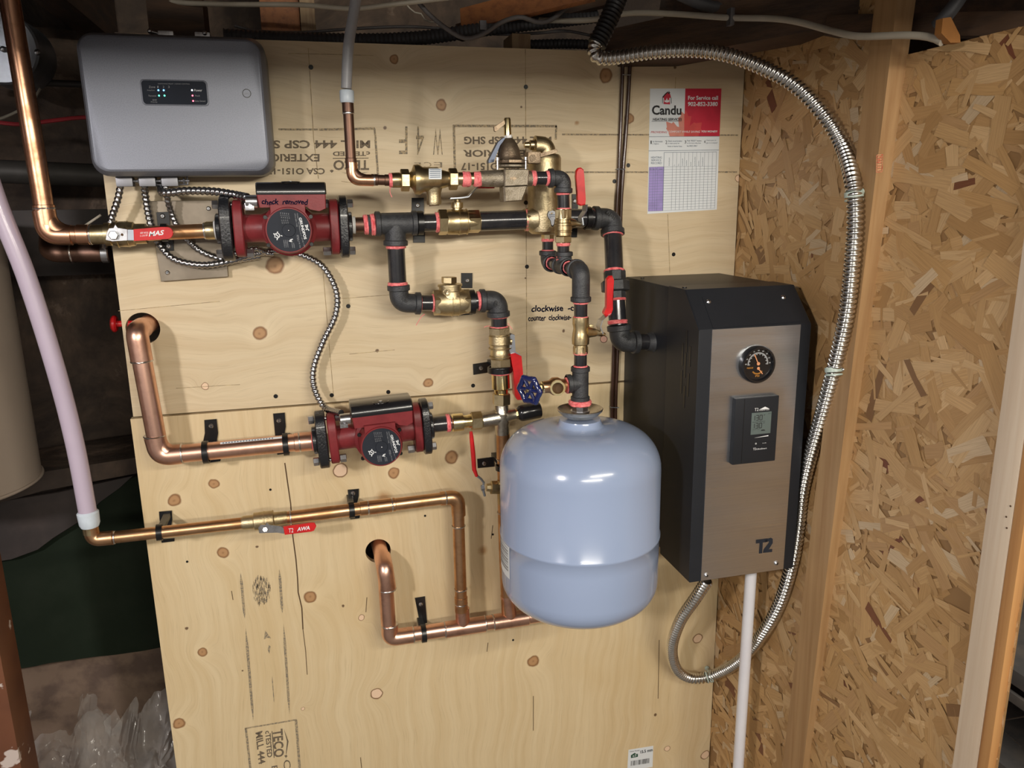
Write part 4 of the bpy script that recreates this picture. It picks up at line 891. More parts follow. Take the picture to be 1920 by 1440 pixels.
# air separator
t = thing('air_separator', 'tall brass air separator with a drop shaped sticker, in the middle of the main line', 'air separator', W(1020, 390))
AS = W(1021, 400); rS = pr(62, AS); zT = W(1027, 290).z; zB = W(1021, 438).z
mb = MB(); mb.lathe(Vector((AS.x, YM, zB)), Vector((AS.x, YM, zT)), [(0, rS * .8), (.03, rS * .97), (.08, rS), (.94, rS), (.98, rS * .96), (1, rS * .86)], 48); bd = part(t, 'body', mb, M['cast_brass'])
mb = MB(); lathe_px(mb, (983, 412, YM), (1003, 411, YM), [(0, 40), (.35, 42), (.6, 50), (1, 56)]); part(t, 'side_port', mb, M['cast_brass']); mb = MB(); lathe_px(mb, (1063, 409, YM), (1040, 409, YM), [(0, 38), (.4, 40), (1, 50)]); part(t, 'side_port', mb, M['cast_brass'])
mb = MB(); mb.cyl(W(984, 412), W(991, 412), pr(43, AS), seg=6, bev=.001, rot=.3); part(t, 'port_hex', mb, M['brass'])
mb = MB(); lathe_px(mb, (1027, 440, YM), (1027, 449, YM), [(0, 26), (1, 24)], 8); part(t, 'bottom_port', mb, M['brass'])
lb = W(1027, 394, 0); S_ = lambda a, z: Vector((AS.x + math.sin(a) * (rS + .0005), YM - math.cos(a) * (rS + .0005), z))
def sep_pt(u, v, extra=.0005):
    # point of the cylinder surface seen at pixel u, v
    d = ray(u, v); o = CAM - Vector((AS.x, YM, 0)); a = d.x ** 2 + d.y ** 2; b = 2 * (o.x * d.x + o.y * d.y); c = o.x ** 2 + o.y ** 2 - (rS + extra) ** 2
    q = max(b * b - 4 * a * c, 0); return CAM + d * ((-b - math.sqrt(q)) / (2 * a))
dp = [(1037, 393), (1043, 396), (1045.5, 402), (1044, 408), (1040, 413), (1039, 422), (1036.5, 425.5), (1033.5, 423), (1032, 414), (1027, 408), (1025.5, 402), (1028, 395.5)]
part(t, 'sticker', MB().poly([sep_pt(u, v, .0004) for u, v in dp]), M['blackink'], 'dark rimmed drop sticker')
part(t, 'sticker_face', MB().poly([sep_pt(1035.5 + (u - 1035.5) * .86, 407 + (v - 407) * .88, .0009) for u, v in dp]), M['white'], 'pale blue drop shaped sticker')
mb = MB(); 
for k in range(3): mb.poly([sep_pt(1029, 402 + k * 3, .0012), sep_pt(1042, 402 + k * 3, .0012), sep_pt(1042, 403 + k * 3, .0012), sep_pt(1029, 403 + k * 3, .0012)])
part(t, 'sticker_print', mb, M['lineink'], smooth=False)
t = thing('relief_valve', 'domed brass vent with side nozzle and lever, on top of the air separator', 'valve', W(1025, 280))
mb = MB(); mb.sweep(fillet([W(1024, 298), W(1024, 275), W(1002, 273)], .014, 10), pr(36, W(1020, 270)), 26); part(t, 'dome', mb, M['cast_brass'])
mb = MB(); lathe_px(mb, (1004, 272, YM), (983, 272, YM), [(0, 22), (.1, 22), (.2, 18), (.5, 18), (.6, 12), (1, 10)]); part(t, 'nozzle', mb, M['brass'])
ppts = [(1000, 291), (1044, 279), (1046, 284), (1045, 286), (1001, 298)]
part(t, 'lever', ppx(MB(), ppts, YM - .036, .004, .0006), M['bronze_dark'], 'brown pull lever')
mb = MB(); mb.lathe(W(1027, 297), W(1027, 289), [(0, pr(50, AS)), (.5, pr(44, AS)), (1, pr(34, AS))], 36); part(t, 'base', mb, M['cast_brass'])
mb = MB(); mb.box(W(999, 296, YM - .03), .012, .012, .010, .002); mb.cyl(W(999, 296, YM - .042), W(999, 296, YM - .045), .006, seg=14); part(t, 'side_block', mb, M['bronze_dark'])

# right of the separator down to the boiler
nipple('black nipple right of the separator, passing through a black clamp', (1063, 409, YM), (1115, 409, YM), 34, s1=.004)
clamp('black clamp behind the red upright handle, right of the air separator', (1101, 409, YM), Vector((1, 0, 0)), 37, [[(1073, 364), (1084, 364), (1084, 400), (1073, 400)], [(1072, 428), (1083, 428), (1082, 445), (1071, 445)]], screws=[(1077, 377)])
Ee = (1148, 412, YM)
elbow('large black elbow turning the main line down, above the boiler side', (1111, 409, YM), (1147, 410, YM), (1149, 441, YM - .012), 38, bl=.012, mark=('BMI', (1137, 399), (1152, 412), (1141, 395), YM - .024))
YB1 = -.112
nipple('tall glossy black nipple below the large right elbow', (1149, 438, YM - .012), (1152, 510, YB1 - .01), 34, s0=.004, s1=.005)
t = thing('pipe_union', 'chunky black iron union above the boiler inlet', 'union', L(1153, 532, -.125))
A, B = L(1152, 508, YB1 - .01), L(1155, 561, -.135)
for t0, t1, w_ in ((0, .36, 42), (.36, .72, 54), (.72, 1, 38)):
    part(t, 'hex_section', MB().cyl(A.lerp(B, t0), A.lerp(B, t1), pr(w_, A) * 1.0, seg=8, bev=.0015, rot=.2), M['iron'])
nipple('short black nipple under the iron union', (1155, 560, -.135), (1158, 606, -.145), 33, s0=.004, s1=.006)
YI = LX(1222, 641, .972).y
elbow('black elbow turning into the left side of the boiler', (1160, 609, YI + .004), (1163, 642, YI), (1196, 641, YI), 38, bl=.012, mark=('BMI', (1167, 630), (1181, 638), (1171, 625), YI - .024))
t = nipple('close nipple with a pink ring entering the boiler side', (1194, 641, YI), (1226, 641, YI), 30, s0=.003, s1=.003)
mb = MB(); mb.lathe(L(1212, 641, YI), L(1226, 641, YI), [(0, pr(34, L(1212, 641, YI))), (.6, pr(36, L(1212, 641, YI))), (1, pr(44, L(1212, 641, YI)))], 32); part(t, 'collar', mb, M['iron'])

# ------------------------------------------------------------------ branch: tee, elbow, check valve, elbow, valve, mixing valve
nipple('long upright black nipple hanging below the first black tee', (742, 459, YM), (746, 535, YM), 33, s0=.007, s1=.006)
elbow('black elbow at the bottom of the long upright nipple', (747, 534, YM), (749, 568, YM), (789, 569, YM), 36, bl=.011, mark=('LB', (754, 562), (764, 568), (757, 556), YM - .023))
nipple('short black nipple left of the brass check valve', (787, 568, YM), (816, 568, YM), 30, s0=.003, s1=.006, strands=[[(796, 589, YM - .01), (790, 594, YM - .012), (785, 602, YM - .011), (779, 612, YM - .012)]])
t = thing('check_valve', 'brass swing check valve with hex cap on top', 'valve', W(845, 565))
hexval(t, (813, 568), (880, 565), [(0, 42), (.12, 46), (.3, 50), (.6, 52), (.85, 46), (1, 40)], 'cast_brass', [(0, .16, 44), (.82, 1, 42)])
mb = MB(); lathe_px(mb, (845, 558, YM), (843, 523, YM), [(0, 50), (.35, 46), (.38, 42), (.6, 42), (.62, 46), (.72, 46), (.73, 30)]); part(t, 'bonnet', mb, M['cast_brass']); mb = MB(); A, B = W(842, 531), W(842, 519); mb.cyl(A, B, pr(29, A), seg=6, bev=.001, rot=.4); part(t, 'hex_cap', mb, M['brass'])
mb = MB(); mb.torus(W(837, 548, YM - .025), Vector((0, 1, 0)), .0055, .0012); part(t, 'cast_mark', mb, M['cast_brass'])
clamp('black clamp between the check valve and its right elbow', (884, 566, YM), Vector((1, 0, 0)), 40, [[(865, 512), (886, 512), (886, 540), (865, 540)], [(866, 586), (887, 586), (886, 590), (865, 591)]], screws=[(876, 526)])
nipple('short black nipple right of the brass check valve', (878, 566, YM), (900, 564, YM), 32, s0=.003, s1=.006)
elbow('black elbow right of the check valve turning down', (899, 564, YM), (933, 563, YM), (935, 594, YM), 37, bl=.011, mark=('B', (927, 572), (933, 575), (929, 563), YM - .024))
nipple('very short black nipple above the brass isolating valve', (935, 592, YM), (936, 616, YM), 31, s0=.004, s1=.005, strands=[[(918, 611, YM - .01), (911, 612, YM - .012), (906, 615, YM - .011)], [(952, 606, YM - .01), (957, 613, YM - .012), (961, 618, YM - .012)]])
t = thing('ball_valve', 'upright brass ball valve with a long hanging dark red handle', 'valve', W(937, 655), 'ball valves')
hexval(t, (936, 613), (939, 694), [(0, 36), (.18, 37), (.2, 40), (.38, 42), (.4, 38), (.55, 36), (.57, 38), (.7, 36), (.72, 34), (1, 35)], 'cast_brass', [(0, .17, 38), (.72, .99, 36)])
mb = MB(); mb.cyl(W(950, 640, YM), W(958, 640, YM), .010, seg=16); part(t, 'stem', mb, M['brass'])
h_ = handle_plate(t, [(953, 632), (959, 626), (965, 628), (967, 660), (979, 668), (964, 670), (954, 660)], YM - .008, .018, 'duct', 'handle_lever', 'grey steel handle bracket')
handle_plate(h_, [(957, 664), (966, 662), (978, 668), (981, 700), (983, 740), (979, 750), (970, 750), (966, 742), (963, 700)], YM - .012, .022, 'red', 'handle_grip', 'long dark red grip')
clamp('black clamp with sideways strap under the upright brass valve', (937, 693, YM), Vector((0, 0, 1)), 40, [[(887, 683), (920, 678), (924, 697), (888, 703)]], screws=[(902, 690)])
t = thing('ring_washer', 'black ring around the pipe below the upright brass valve', 'ring', W(938, 693)); part(t, 'ring', MB().torus(W(938, 691, YM), Vector((0, .15, 1)), pr(42, W(938, 693)), .003), M['bracket'])
sealant(t, W(938, 697), Vector((0, 0, 1)), pr(34, W(938, 697)), .007)
t = thing('brass_adapter', 'polished brass adapter and union nut above the silver mixing valve', 'adapter', W(938, 730))
mb = MB(); lathe_px(mb, (938, 699, YM), (940, 742, YM), [(0, 34), (.66, 34), (.68, 30), (.72, 26), (1, 25)]); part(t, 'body', mb, M['bright_brass'])
mb = MB(); A, B = W(940, 737), W(940, 758); mb.cyl(A, B, pr(35, A), seg=6, bev=.0012, rot=.5); part(t, 'union_nut', mb, M['brass'])
t = thing('mixing_valve', 'silver cross shaped mixing valve with a black cap beside the tank', 'valve', W(941, 782))
mb = MB(); lathe_px(mb, (940, 756, YM), (942, 814, YM), [(0, 26), (.3, 27), (.35, 32), (.6, 32), (.65, 28), (.9, 28), (1, 26)]); lathe_px(mb, (904, 788, YM), (966, 777, YM), [(0, 28), (.3, 28), (.4, 31), (.75, 30), (.8, 26), (1, 24)]); part(t, 'body', mb, M['nickel'])
mb = MB(); lathe_px(mb, (963, 778, YM), (972, 776, YM), [(0, 20), (1, 20)], 8); part(t, 'cap_neck', mb, M['bright_brass'])
mb = MB(); lathe_px(mb, (970, 776, YM), (1014, 768, YM), [(0, 20), (.1, 29), (.2, 31), (.9, 31), (.97, 28), (1, 22)]); part(t, 'cap', mb, M['blackplastic'], 'glossy black adjustment cap')
# pump 2 outlet
nipple('black nipple with pink ring right of the lower pump', (806, 797, YM), (842, 793, YM), 30, s0=.003, s1=.006)
t = thing('brass_adapter', 'stepped brass adapter and nut between lower pump and mixing valve', 'adapter', W(875, 790))
mb = MB(); lathe_px(mb, (846, 793, YM), (906, 787, YM), [(0, 30), (.04, 34), (.36, 33), (.37, 24), (.5, 24), (.55, 26), (1, 26)]); part(t, 'body', mb, M['bright_brass'])
mb = MB(); A, B = W(883, 790), W(903, 788); mb.cyl(A, B, pr(36, A), seg=6, bev=.0012, rot=.5); part(t, 'union_nut', mb, M['brass'])

# ------------------------------------------------------------------ feed line (in front of the main line)
def F_(u, v): return L(u, v, YF)
t = thing('plastic_pipe', 'grey plastic pipe dropping from the ceiling to the brass filling line', 'pipe', L(655, 100, YF))
part(t, 'tube', MB().sweep(spline([L(676, -60, YF), L(664, 20, YF), L(653, 90, YF), L(649, 176, YF)], .02), pr(20, F_(655, 100)), 24), M['pexgrey'])
mb = MB(); lathe_px(mb, (650, 169, YF), (651, 193, YF), [(0, 24), (.1, 27), (.8, 27), (1, 24)]); part(t, 'collar', mb, M['collar'], 'milky white expansion collar')
t = cpipe('thin brown copper drop feeding the backflow preventer', [(652, 192, YF), (660, 336, YF), (734, 338, YF)], 19, 'copper_old', .028, cups=[(0, .0, .13), (0, .72, .86), (1, .48, .66), (1, .82, .97)], rings=[(0, .14), (1, .56)])
celbow(t, F_(659, 305), F_(661, 337), F_(700, 338), pr(19.5, F_(660, 336)), M['copper'])
sealant(t, F_(733, 338), Vector((1, 0, 0)), pr(23, F_(733, 338)), .005)
part(t, 'loose_strand', MB().sweep(spline([L(732, 350, YF - .008), L(731, 360, YF - .01), L(735, 370, YF - .01)], .003), .0006, 6), M['pink'], 'loose pink strand')
t = thing('backflow_preventer', 'brass backflow preventer with white label and open vent spout', 'valve', F_(805, 338))
mb = MB(); lathe_px(mb, (735, 338, YF), (872, 335, YF), [(0, 27), (.1, 28), (.12, 24), (.22, 22), (.27, 34), (.30, 54), (.36, 56), (.42, 46), (.62, 44), (.66, 36), (.74, 30), (.78, 26), (1, 24)]); part(t, 'body', mb, M['brass'])
for a, b, w_ in (((751, 338), (767, 338), 39), ((841, 336), (857, 336), 38)):
    mb = MB(); A, B = F_(*a), F_(*b); mb.cyl(A, B, pr(w_, A) * 1.05, seg=6, bev=.0012, rot=.5); part(t, 'union_nut', mb, M['brass'])
mb = MB(); lathe_px(mb, (813, 350, YF), (814, 384, YF), [(0, 34), (.3, 28), (.5, 26), (.85, 28), (1, 26)]); mb2 = mb; part(t, 'vent_spout', mb, M['cast_brass'])
part(t, 'spout_opening', MB().cyl(L(814, 384, YF), L(814.2, 386, YF), pr(19, F_(814, 384)), seg=24), M['crack'])
rb = pr(45, F_(815, 335)) + .0006; c0 = F_(0, 0)
def cyl_x(u, v, ax, r):          # point on a horizontal cylinder (axis x through ax) seen at u, v
    d = ray(u, v); o = CAM - ax; a = d.y ** 2 + d.z ** 2; b = 2 * (o.y * d.y + o.z * d.z); c = o.y ** 2 + o.z ** 2 - r * r
    q = max(b * b - 4 * a * c, 0); return CAM + d * ((-b - math.sqrt(q)) / (2 * a))
axb = F_(815, 336); rows = [[cyl_x(804 + 24 * i / 4, 316 + 20 * j / 5, axb, rb) for i in range(5)] for j in range(6)]
part(t, 'paper_label', MB().loft(rows, False, False, closed=False), M['white'], 'small white printed label')
mb = MB()
for j in range(5): A, B = cyl_x(806, 318 + j * 3.6, axb, rb + .0005), cyl_x(826, 317.5 + j * 3.6, axb, rb + .0005); seg(mb, A, B, .0006)
part(t, 'label_print', mb, M['lineink'], smooth=False)
t = nipple('amber brass nipple with two broad pink rings left of the filling valve', (866, 335, YF), (903, 335, YF), 24, 'brass', s0=.0, name='pipe_nipple')
sealant(t, F_(874, 336), Vector((1, 0, 0)), pr(25, F_(874, 336)), .011); sealant(t, F_(895, 336), Vector((1, 0, 0)), pr(25, F_(895, 336)), .011)
t = thing('filling_valve', 'rough bronze pressure reducing valve with bell top, arrow and steel strap', 'valve', F_(963, 335))
mb = MB(); lathe_px(mb, (900, 335, YF), (996, 335, YF), [(0, 28), (.1, 30), (.5, 32), (.9, 30), (1, 28)]); part(t, 'pipe_body', mb, M['bronze'])
mb = MB(); mb.prism([F_(*q) + Vector((0, -.020, 0)) for q in ((941, 318), (987, 318), (985, 348), (941, 350))], (0, .04, 0), .002); part(t, 'block', mb, M['bronze'])
mb = MB(); mb.prism([F_(*q) + Vector((0, -.018, 0)) for q in ((940, 350), (985, 348), (975, 377), (941, 379))], (0, .036, 0), .003); part(t, 'strainer_wedge', mb, M['bronze'])
mb = MB(); mb.prism([F_(*q) + Vector((0, -.0206, 0)) for q in ((951, 333), (957, 333), (957, 331), (964, 335), (957, 340), (957, 337), (951, 337))], (0, .001, 0)); part(t, 'flow_arrow', mb, M['bronze_dark'], 'raised flow arrow')
for (v0, v1, m_) in ((300, 307, 'bronze_dark'), (309, 314, 'bronze')):
    A, B = F_(959, v1), F_(959, v0); mb = MB(); mb.cyl(A, B, pr(62, A), seg=8, bev=.001, rot=PI / 8); part(t, 'flange_plate', mb, M[m_])
mb = MB(); lathe_px(mb, (955, 300, YF), (953, 259, YF), [(0, 50), (.08, 46), (.2, 44), (.5, 39), (.75, 31), (.9, 22), (1, 16)]); part(t, 'bell', mb, M['bronze_dark'])
mb = MB(); lathe_px(mb, (953, 260, YF), (953, 253, YF), [(0, 15), (1, 15)], 6); part(t, 'lock_nut', mb, M['ptfe'], 'pale lock nut')
mb = MB(); lathe_px(mb, (952, 254, YF), (951, 221, YF), [(0, 14), (.9, 13), (1, 11)]); part(t, 'stem', mb, M['bright_brass'], 'polished brass stem')
mb = MB(); ppx(mb, [(926, 238), (946, 225), (948, 232), (930, 247), (927, 246)], YF - .003, .006, .0006); part(t, 'fast_fill_lever', mb, M['bronze_dark'], 'small flat brown lever')
mb = MB(); ppx(mb, [(944, 258), (948, 259), (938, 272), (928, 298), (926, 304), (916, 306), (916, 301), (934, 266)], YF - .004, .016, .0005); part(t, 'steel_strap', mb, M['bluesteel'], 'bent blue grey steel strap')
for u, v in ((933, 298), (986, 297)):
    mb = MB(); mb.cyl(L(u, v + 3, YF - .022), L(u, v - 2.5, YF - .022), .0034, seg=8); mb.cyl(L(u, v + 20, YF - .022), L(u, v + 4, YF - .022), .002, seg=8); part(t, 'cover_screw', mb, M['steel'])
part(t, 'port_hex', MB().cyl(F_(988, 335), F_(997, 335), pr(28, F_(990, 335)), seg=8, bev=.0008), M['bronze'])
nipple('short black nipple with two pink rings right of the filling valve', (997, 334, YF), (1030, 334, YF), 25, s0=.007, s1=.007)
elbow('black elbow at the right end of the filling line', (1028, 334, YF), (1057, 334, YF), (1056, 362, YF), 29, bl=.009, bw=1.2, mark=('BMI', (1053, 330), (1062, 346), (1058, 328), YF - .018))
nipple('short black nipple between filling line elbow and small brass valve', (1056, 360, YF), (1057, 395, YF), 23, s0=.005, s1=.005)
t = thing('ball_valve', 'small brass valve with upright bright red handle beside the air separator', 'valve', F_(1056, 425), 'ball valves')
hexval(t, (1056, 392), (1056, 455), [(0, 29), (.3, 30), (.32, 28), (.4, 28), (.42, 33), (.62, 33), (.64, 31), (.78, 31), (.8, 26), (1, 28)], 'brass', [(0, .28, 29), (.8, 1, 29)], YF)
mb = MB(); A = L(1066, 419, YF); mb.cyl(A, L(1078, 419, YF), .011, .007, seg=16); mb.cyl(L(1078, 419, YF), L(1093, 421, YF), .006, .002, seg=14); part(t, 'stem', mb, M['brass'])
mb = MB(); lv = [L(1089, 422, YF), L(1087, 408, YF), L(1095, 396, YF + .01), L(1096, 384, YF + .02)]
for a, b in zip(lv, lv[1:]): mb.prism([a + Vector((0, -.011, 0)), b + Vector((0, -.011, 0)), b + Vector((0, .011, 0)), a + Vector((0, .011, 0))], (.0022, 0, .0005))
h_ = part(t, 'handle_lever', mb, M['duct'], 'grey steel lever')
mb = MB(); ppx(mb, [(1080, 330), (1081, 320), (1085, 314.5), (1090, 314), (1095, 318), (1096.5, 330), (1099, 375), (1098, 384), (1090, 386), (1084, 383)], YF + .008, .010, .002); part(h_, 'handle_grip', mb, M['red'], 'bright red upright grip')
nipple('black nipple with broad pink rings under the small brass valve', (1056, 456, YF), (1056, 487, YF), 23, s0=.005, s1=.009)
nipple('slim black nipple directly under the air separator', (1027, 448, YM), (1027, 472, YM), 21, s0=.005, s1=.004)
e0 = L(1027, 492, YM); Z1 = e0.z
X1 = e0.x
pf = Vector((X1, -.150, Z1))
elbow('small black elbow below the air separator facing forward', (1027, 470, YM), e0, Vector((X1, YM - .026, Z1)), 27, bl=.009, bw=1.2)
nipple('short black nipple running forward from the small elbow', Vector((X1, YM - .024, Z1)), Vector((X1, YF + .026, Z1)), 21, s0=.004)
cT = Vector((X1, YF, Z1))
tp = Vector((X1, YF, Z1 + .026))
tee('small black tee in front of the wall under the small brass valve', Vector((X1, YF + .028, Z1)), Vector((X1, YF - .028, Z1)), cT, tp, 29, bl=.008)
nipple('black nipple running forward from the small tee to the tank line', Vector((X1, YF - .026, Z1)), Vector((X1, YT + .026, Z1)), 22, s0=.003)
cE = Vector((X1, YT, Z1)); zb = LX(1089, 566, X1).z
elbow('black elbow in front turning down towards the pressure tank', Vector((X1, YT + .028, Z1)), cE, Vector((X1, YT, zb)), 34, bl=.009, bw=1.15)
def T_(v, dx=0): return Vector((X1 + dx, YT, LX(1088, v, X1).z))
nipple('black nipple above the lower brass drain valve on the tank line', T_(564), T_(598), 25, s0=.005, s1=.005)
t = thing('ball_valve', 'brass ball valve over the tank with red handle swung up to the right', 'valve', T_(628), 'ball valves')
k = pr(1, T_(628)) * 1.0
mb = MB(); mb.lathe(T_(594), T_(662), [(0, 15 * k), (.2, 15.5 * k), (.3, 13 * k), (.45, 15 * k), (.6, 16.5 * k), (.75, 16 * k), (.78, 13 * k), (1, 14 * k)], 28)
for q in mb.v: pass
k = pr(2, T_(628))
mb = MB(); mb.lathe(T_(594), T_(662), [(0, 15 * k), (.18, 15.5 * k), (.3, 13.5 * k), (.45, 15.5 * k), (.6, 16.5 * k), (.74, 16 * k), (.77, 13 * k), (1, 14 * k)], 28); part(t, 'body', mb, M['brass'])
mb = MB(); mb.cyl(T_(594), T_(606), 15.5 * k, seg=6, bev=.001, rot=.5); mb.cyl(T_(649), T_(661), 14.5 * k, seg=6, bev=.001, rot=.5); part(t, 'hex_end', mb, M['brass'])
mb = MB(); mb.cyl(L(1098, 622, YT), L(1118, 624, YT), 13 * k, 7 * k, seg=20); mb.cyl(L(1118, 624, YT), L(1134, 628, YT), 6 * k, 4 * k, seg=16); mb.box(L(1108, 614, YT), .004, .004, .005, .001); part(t, 'stem', mb, M['brass'])
mb = MB(); mb.cyl(L(1132, 636, YT - .01), L(1132, 636, YT + .006), 7 * k, seg=20, bev=.001); part(t, 'drain_cap', mb, M['copper_old'], 'small brown drain cap')
mb = MB(); lv = [L(1126, 625, YT), L(1121, 612, YT), L(1125, 600, YT), L(1140, 588, YT)]
for a, b in zip(lv, lv[1:]): mb.prism([a + Vector((0, -.010, 0)), b + Vector((0, -.010, 0)), b + Vector((0, .010, 0)), a + Vector((0, .010, 0))], (.0022, 0, .0008))
h_ = part(t, 'handle_lever', mb, M['steel'], 'curved steel lever')
mb = MB(); ppx(mb, [(1138, 523), (1143, 517.5), (1149, 517), (1152, 523), (1151, 560), (1150, 582), (1146, 592), (1136, 593), (1132, 588), (1137, 578)], YT - .006, .010, .0025); part(h_, 'handle_grip', mb, M['red'], 'bright red grip')
nipple('black nipple between drain valve and lower black tee', T_(660), T_(690), 24, s0=.004, s1=.005)
ta, tb_ = T_(687), T_(752); tc_ = T_(718)
zc = tc_.z; el = L(1062, 720, YT); el.z = zc
tee('black iron tee just above the pressure tank neck', ta, tb_, tc_, el, 31, bl=.009)
t = thing('boiler_drain', 'copper coloured boiler drain with open hose mouth and blue wheel handle', 'valve', L(1040, 725, YT))
k = pr(2, L(1040, 725, YT))
def D_(u, v, Y=YT): return L(u, v, Y)
mb = MB(); mb.lathe(D_(1064, 722), D_(1018, 726), [(0, 12 * k), (.25, 13 * k), (.4, 17 * k), (.6, 17 * k), (.75, 12 * k), (1, 11 * k)], 26); part(t, 'body', mb, M['copper_amber'])
mth = D_(1048, 726, YT - .045)
mb = MB(); c0, c1 = D_(1044, 723, YT), D_(1046, 728, YT - .032); d_ = c1 - c0
mb.lathe(c0, c1, [(0, 13 * k), (.6, 12 * k), (.62, 14 * k), (1, 14 * k), (1, 10.5 * k), (.6, 10 * k)], 30, cap=False); part(t, 'hose_mouth', mb, M['bright_brass'], 'shiny open hose mouth')
part(t, 'mouth_recess', MB().cyl(c0.lerp(c1, .55), c0.lerp(c1, .62), 10.3 * k), M['crack'])
sealant(t, D_(1065, 722), Vector((1, 0, 0)), 14 * k, .006)
mb = MB(); mb.lathe(D_(1020, 726), D_(1000, 729), [(0, 11 * k), (.2, 12 * k), (.25, 8 * k), (.6, 8 * k), (.62, 5 * k), (1, 4 * k)], 8); part(t, 'packing_nut', mb, M['bright_brass'])
wc = D_(993, 731, YT); wn = (D_(1020, 726) - wc).normalized(); wn = (wn + Vector((0, .65, 0))).normalized(); e1, e2 = frame(wn); mb = MB(); R = 27 * k
ring = [wc + (e1 * math.cos(2 * PI * i / 48) + e2 * math.sin(2 * PI * i / 48)) * R * (.86 + .06 * math.cos(6 * 2 * PI * i / 48)) for i in range(49)]
mb.sweep(ring, 5.2 * k, 12, cap=False)
for i in range(6):
    a = 2 * PI * i / 6; mb.cyl(wc, wc + (e1 * math.cos(a) + e2 * math.sin(a)) * R * .88, 4.2 * k, 3.6 * k, seg=10)
    p = wc + (e1 * math.cos(a) + e2 * math.sin(a)) * R * .95; mb.sphere(p, 5.5 * k, 12)
mb.cyl(wc - wn * 5 * k, wc + wn * 5 * k, 8 * k, seg=20, bev=.001)
wh = part(t, 'wheel_handle', mb, M['blue'], 'glossy navy blue wheel handle'); part(wh, 'wheel_screw', MB().cyl(wc - wn * 5 * k, wc - wn * 8 * k, 3.6 * k, seg=12, bev=.0004), M['brass'])

# ------------------------------------------------------------------ pressure tank
zc = lambda v: LX(1086, v, X1).z
t = thing('expansion_tank', 'large grey blue steel expansion tank hanging below the black tee', 'tank', (X1, YT, zc(1150)))
RT = 0.1425; z0 = zc(1132); z1 = zc(788); H = z1 - z0; zs_ = zc(992)
def rr_(z): return 0
prof = []
def addp(z, r): prof.append(((z - z0) / H, r))
for k_ in range(0, 9):
    a = PI / 2 * k_ / 8; addp(z0 + .058 * (1 - math.cos(a)) - .0, RT * (.42 + .58 * math.sin(a)) if k_ else RT * .02)
addp(z0 + .12, RT); addp(zs_ - .004, RT); addp(zs_ - .002, RT * 1.013); addp(zs_ + .002, RT * 1.013); addp(zs_ + .004, RT)
zt0 = z1 - .082
for k_ in range(0, 13):
    a = PI / 2 * k_ / 12; addp(zt0 + .074 * math.sin(a), RT * (.30 + .70 * math.cos(a) ** .75) if k_ < 12 else RT * .30)
addp(z1 - .005, RT * .27); addp(z1 + .004, RT * .25)
mb = MB(); mb.lathe(Vector((X1, YT, z0)), Vector((X1, YT, z1)), prof, 96); sh = part(t, 'shell', mb, M['tank'], ang=60)
mb = MB(); zz = zc(770); rn = pr(84, T_(770)); mb.lathe(Vector((X1, YT, zz - .010)), Vector((X1, YT, zz + .006)), [(0, rn * .62), (.25, rn * .8), (.75, rn), (.95, rn * 1.02), (1, rn), (.85, rn * .94), (.45, rn * .62), (.3, rn * .40)], 48, cap=False)
part(t, 'dish_ring', mb, M['nickel'], 'shiny dished steel ring')
mb = MB(); mb.cyl(Vector((X1, YT, zc(783))), Vector((X1, YT, zc(757))), .0145, seg=8, bev=.001); mb.cyl(Vector((X1, YT, zc(772))), Vector((X1, YT, zc(768))), .017, seg=20); nk = part(t, 'neck', mb, M['steel'], 'steel hex neck')
sealant(t, T_(755), Vector((0, 0, 1)), .0175, .007)
# label on the left flank
def tank_pt(u, v, e=.0006):
    d = ray(u, v); o = CAM - Vector((X1, YT, 0)); a = d.x ** 2 + d.y ** 2; b = 2 * (o.x * d.x + o.y * d.y); c = o.x ** 2 + o.y ** 2 - (RT + e) ** 2
    return CAM + d * ((-b - math.sqrt(max(b * b - 4 * a * c, 0))) / (2 * a))
th = lambda p: math.atan2(p.x - X1, -(p.y - YT))
aR = th(tank_pt(955, 1030)); aL = aR - .62
def tp_(a, z, e=.0006): return Vector((X1 + math.sin(a) * (RT + e), YT - math.cos(a) * (RT + e), z))
za, zb_ = zc(995) + .001, zc(1053)
rows = [[tp_(aL + (aR - aL) * i / 8, za - (za - zb_) * j) for i in range(9)] for j in (0, 1)]
part(t, 'rating_label', MB().loft(rows, False, False, closed=False), M['white'], 'pale printed rating label')
mb = MB()
for k_ in range(9):
    z = za - .004 - k_ * .0052
    if z < zb_ + .003: break
    mb.loft([[tp_(aL + .04 + (aR - aL - .08) * i / 8, zz_, .0012) for i in range(9)] for zz_ in (z, z - (.0028 if k_ % 3 else .0012))], False, False, closed=False)
part(t, 'label_print', mb, M['greyink'], smooth=False)

# ------------------------------------------------------------------ copper runs on the lower panel
YC2 = -0.062
t = thing('copper_pipe', 'thick new copper run coming out of the left hole and into the lower pump', 'pipe', L(270, 640, YC2), 'copper pipe runs')
a0 = L(268, 618, 0) + Vector((0.004, .05, 0)); c0 = L(263, 612, YC2); b0 = L(265, 660, YC2)
c0 = Vector((b0.x - .0035, YC2, h1.z + .004))
r_ = pr(35, L(280, 720, YC2))
A, B, C_, D_2 = c0, L(292, 800, YC2), L(300, 855, YC2), L(592, 826, YC2)
part(t, 'tube', MB().sweep(fillet([c0 + Vector((.010, .11, .004)), c0, C_, D_2], .034, 12), r_, 30), M['copper_new'])
part(t, 'elbow', MB().sweep(fillet([c0 + Vector((.004, .030, .002)), c0, L(266, 676, YC2)], .045, 12), r_ * 1.11, 30), M['copper_new'])
part(t, 'elbow', MB().sweep(fillet([L(290, 818, YC2), C_, L(342, 851, YC2)], .04, 12), r_ * 1.11, 30), M['copper_new'])
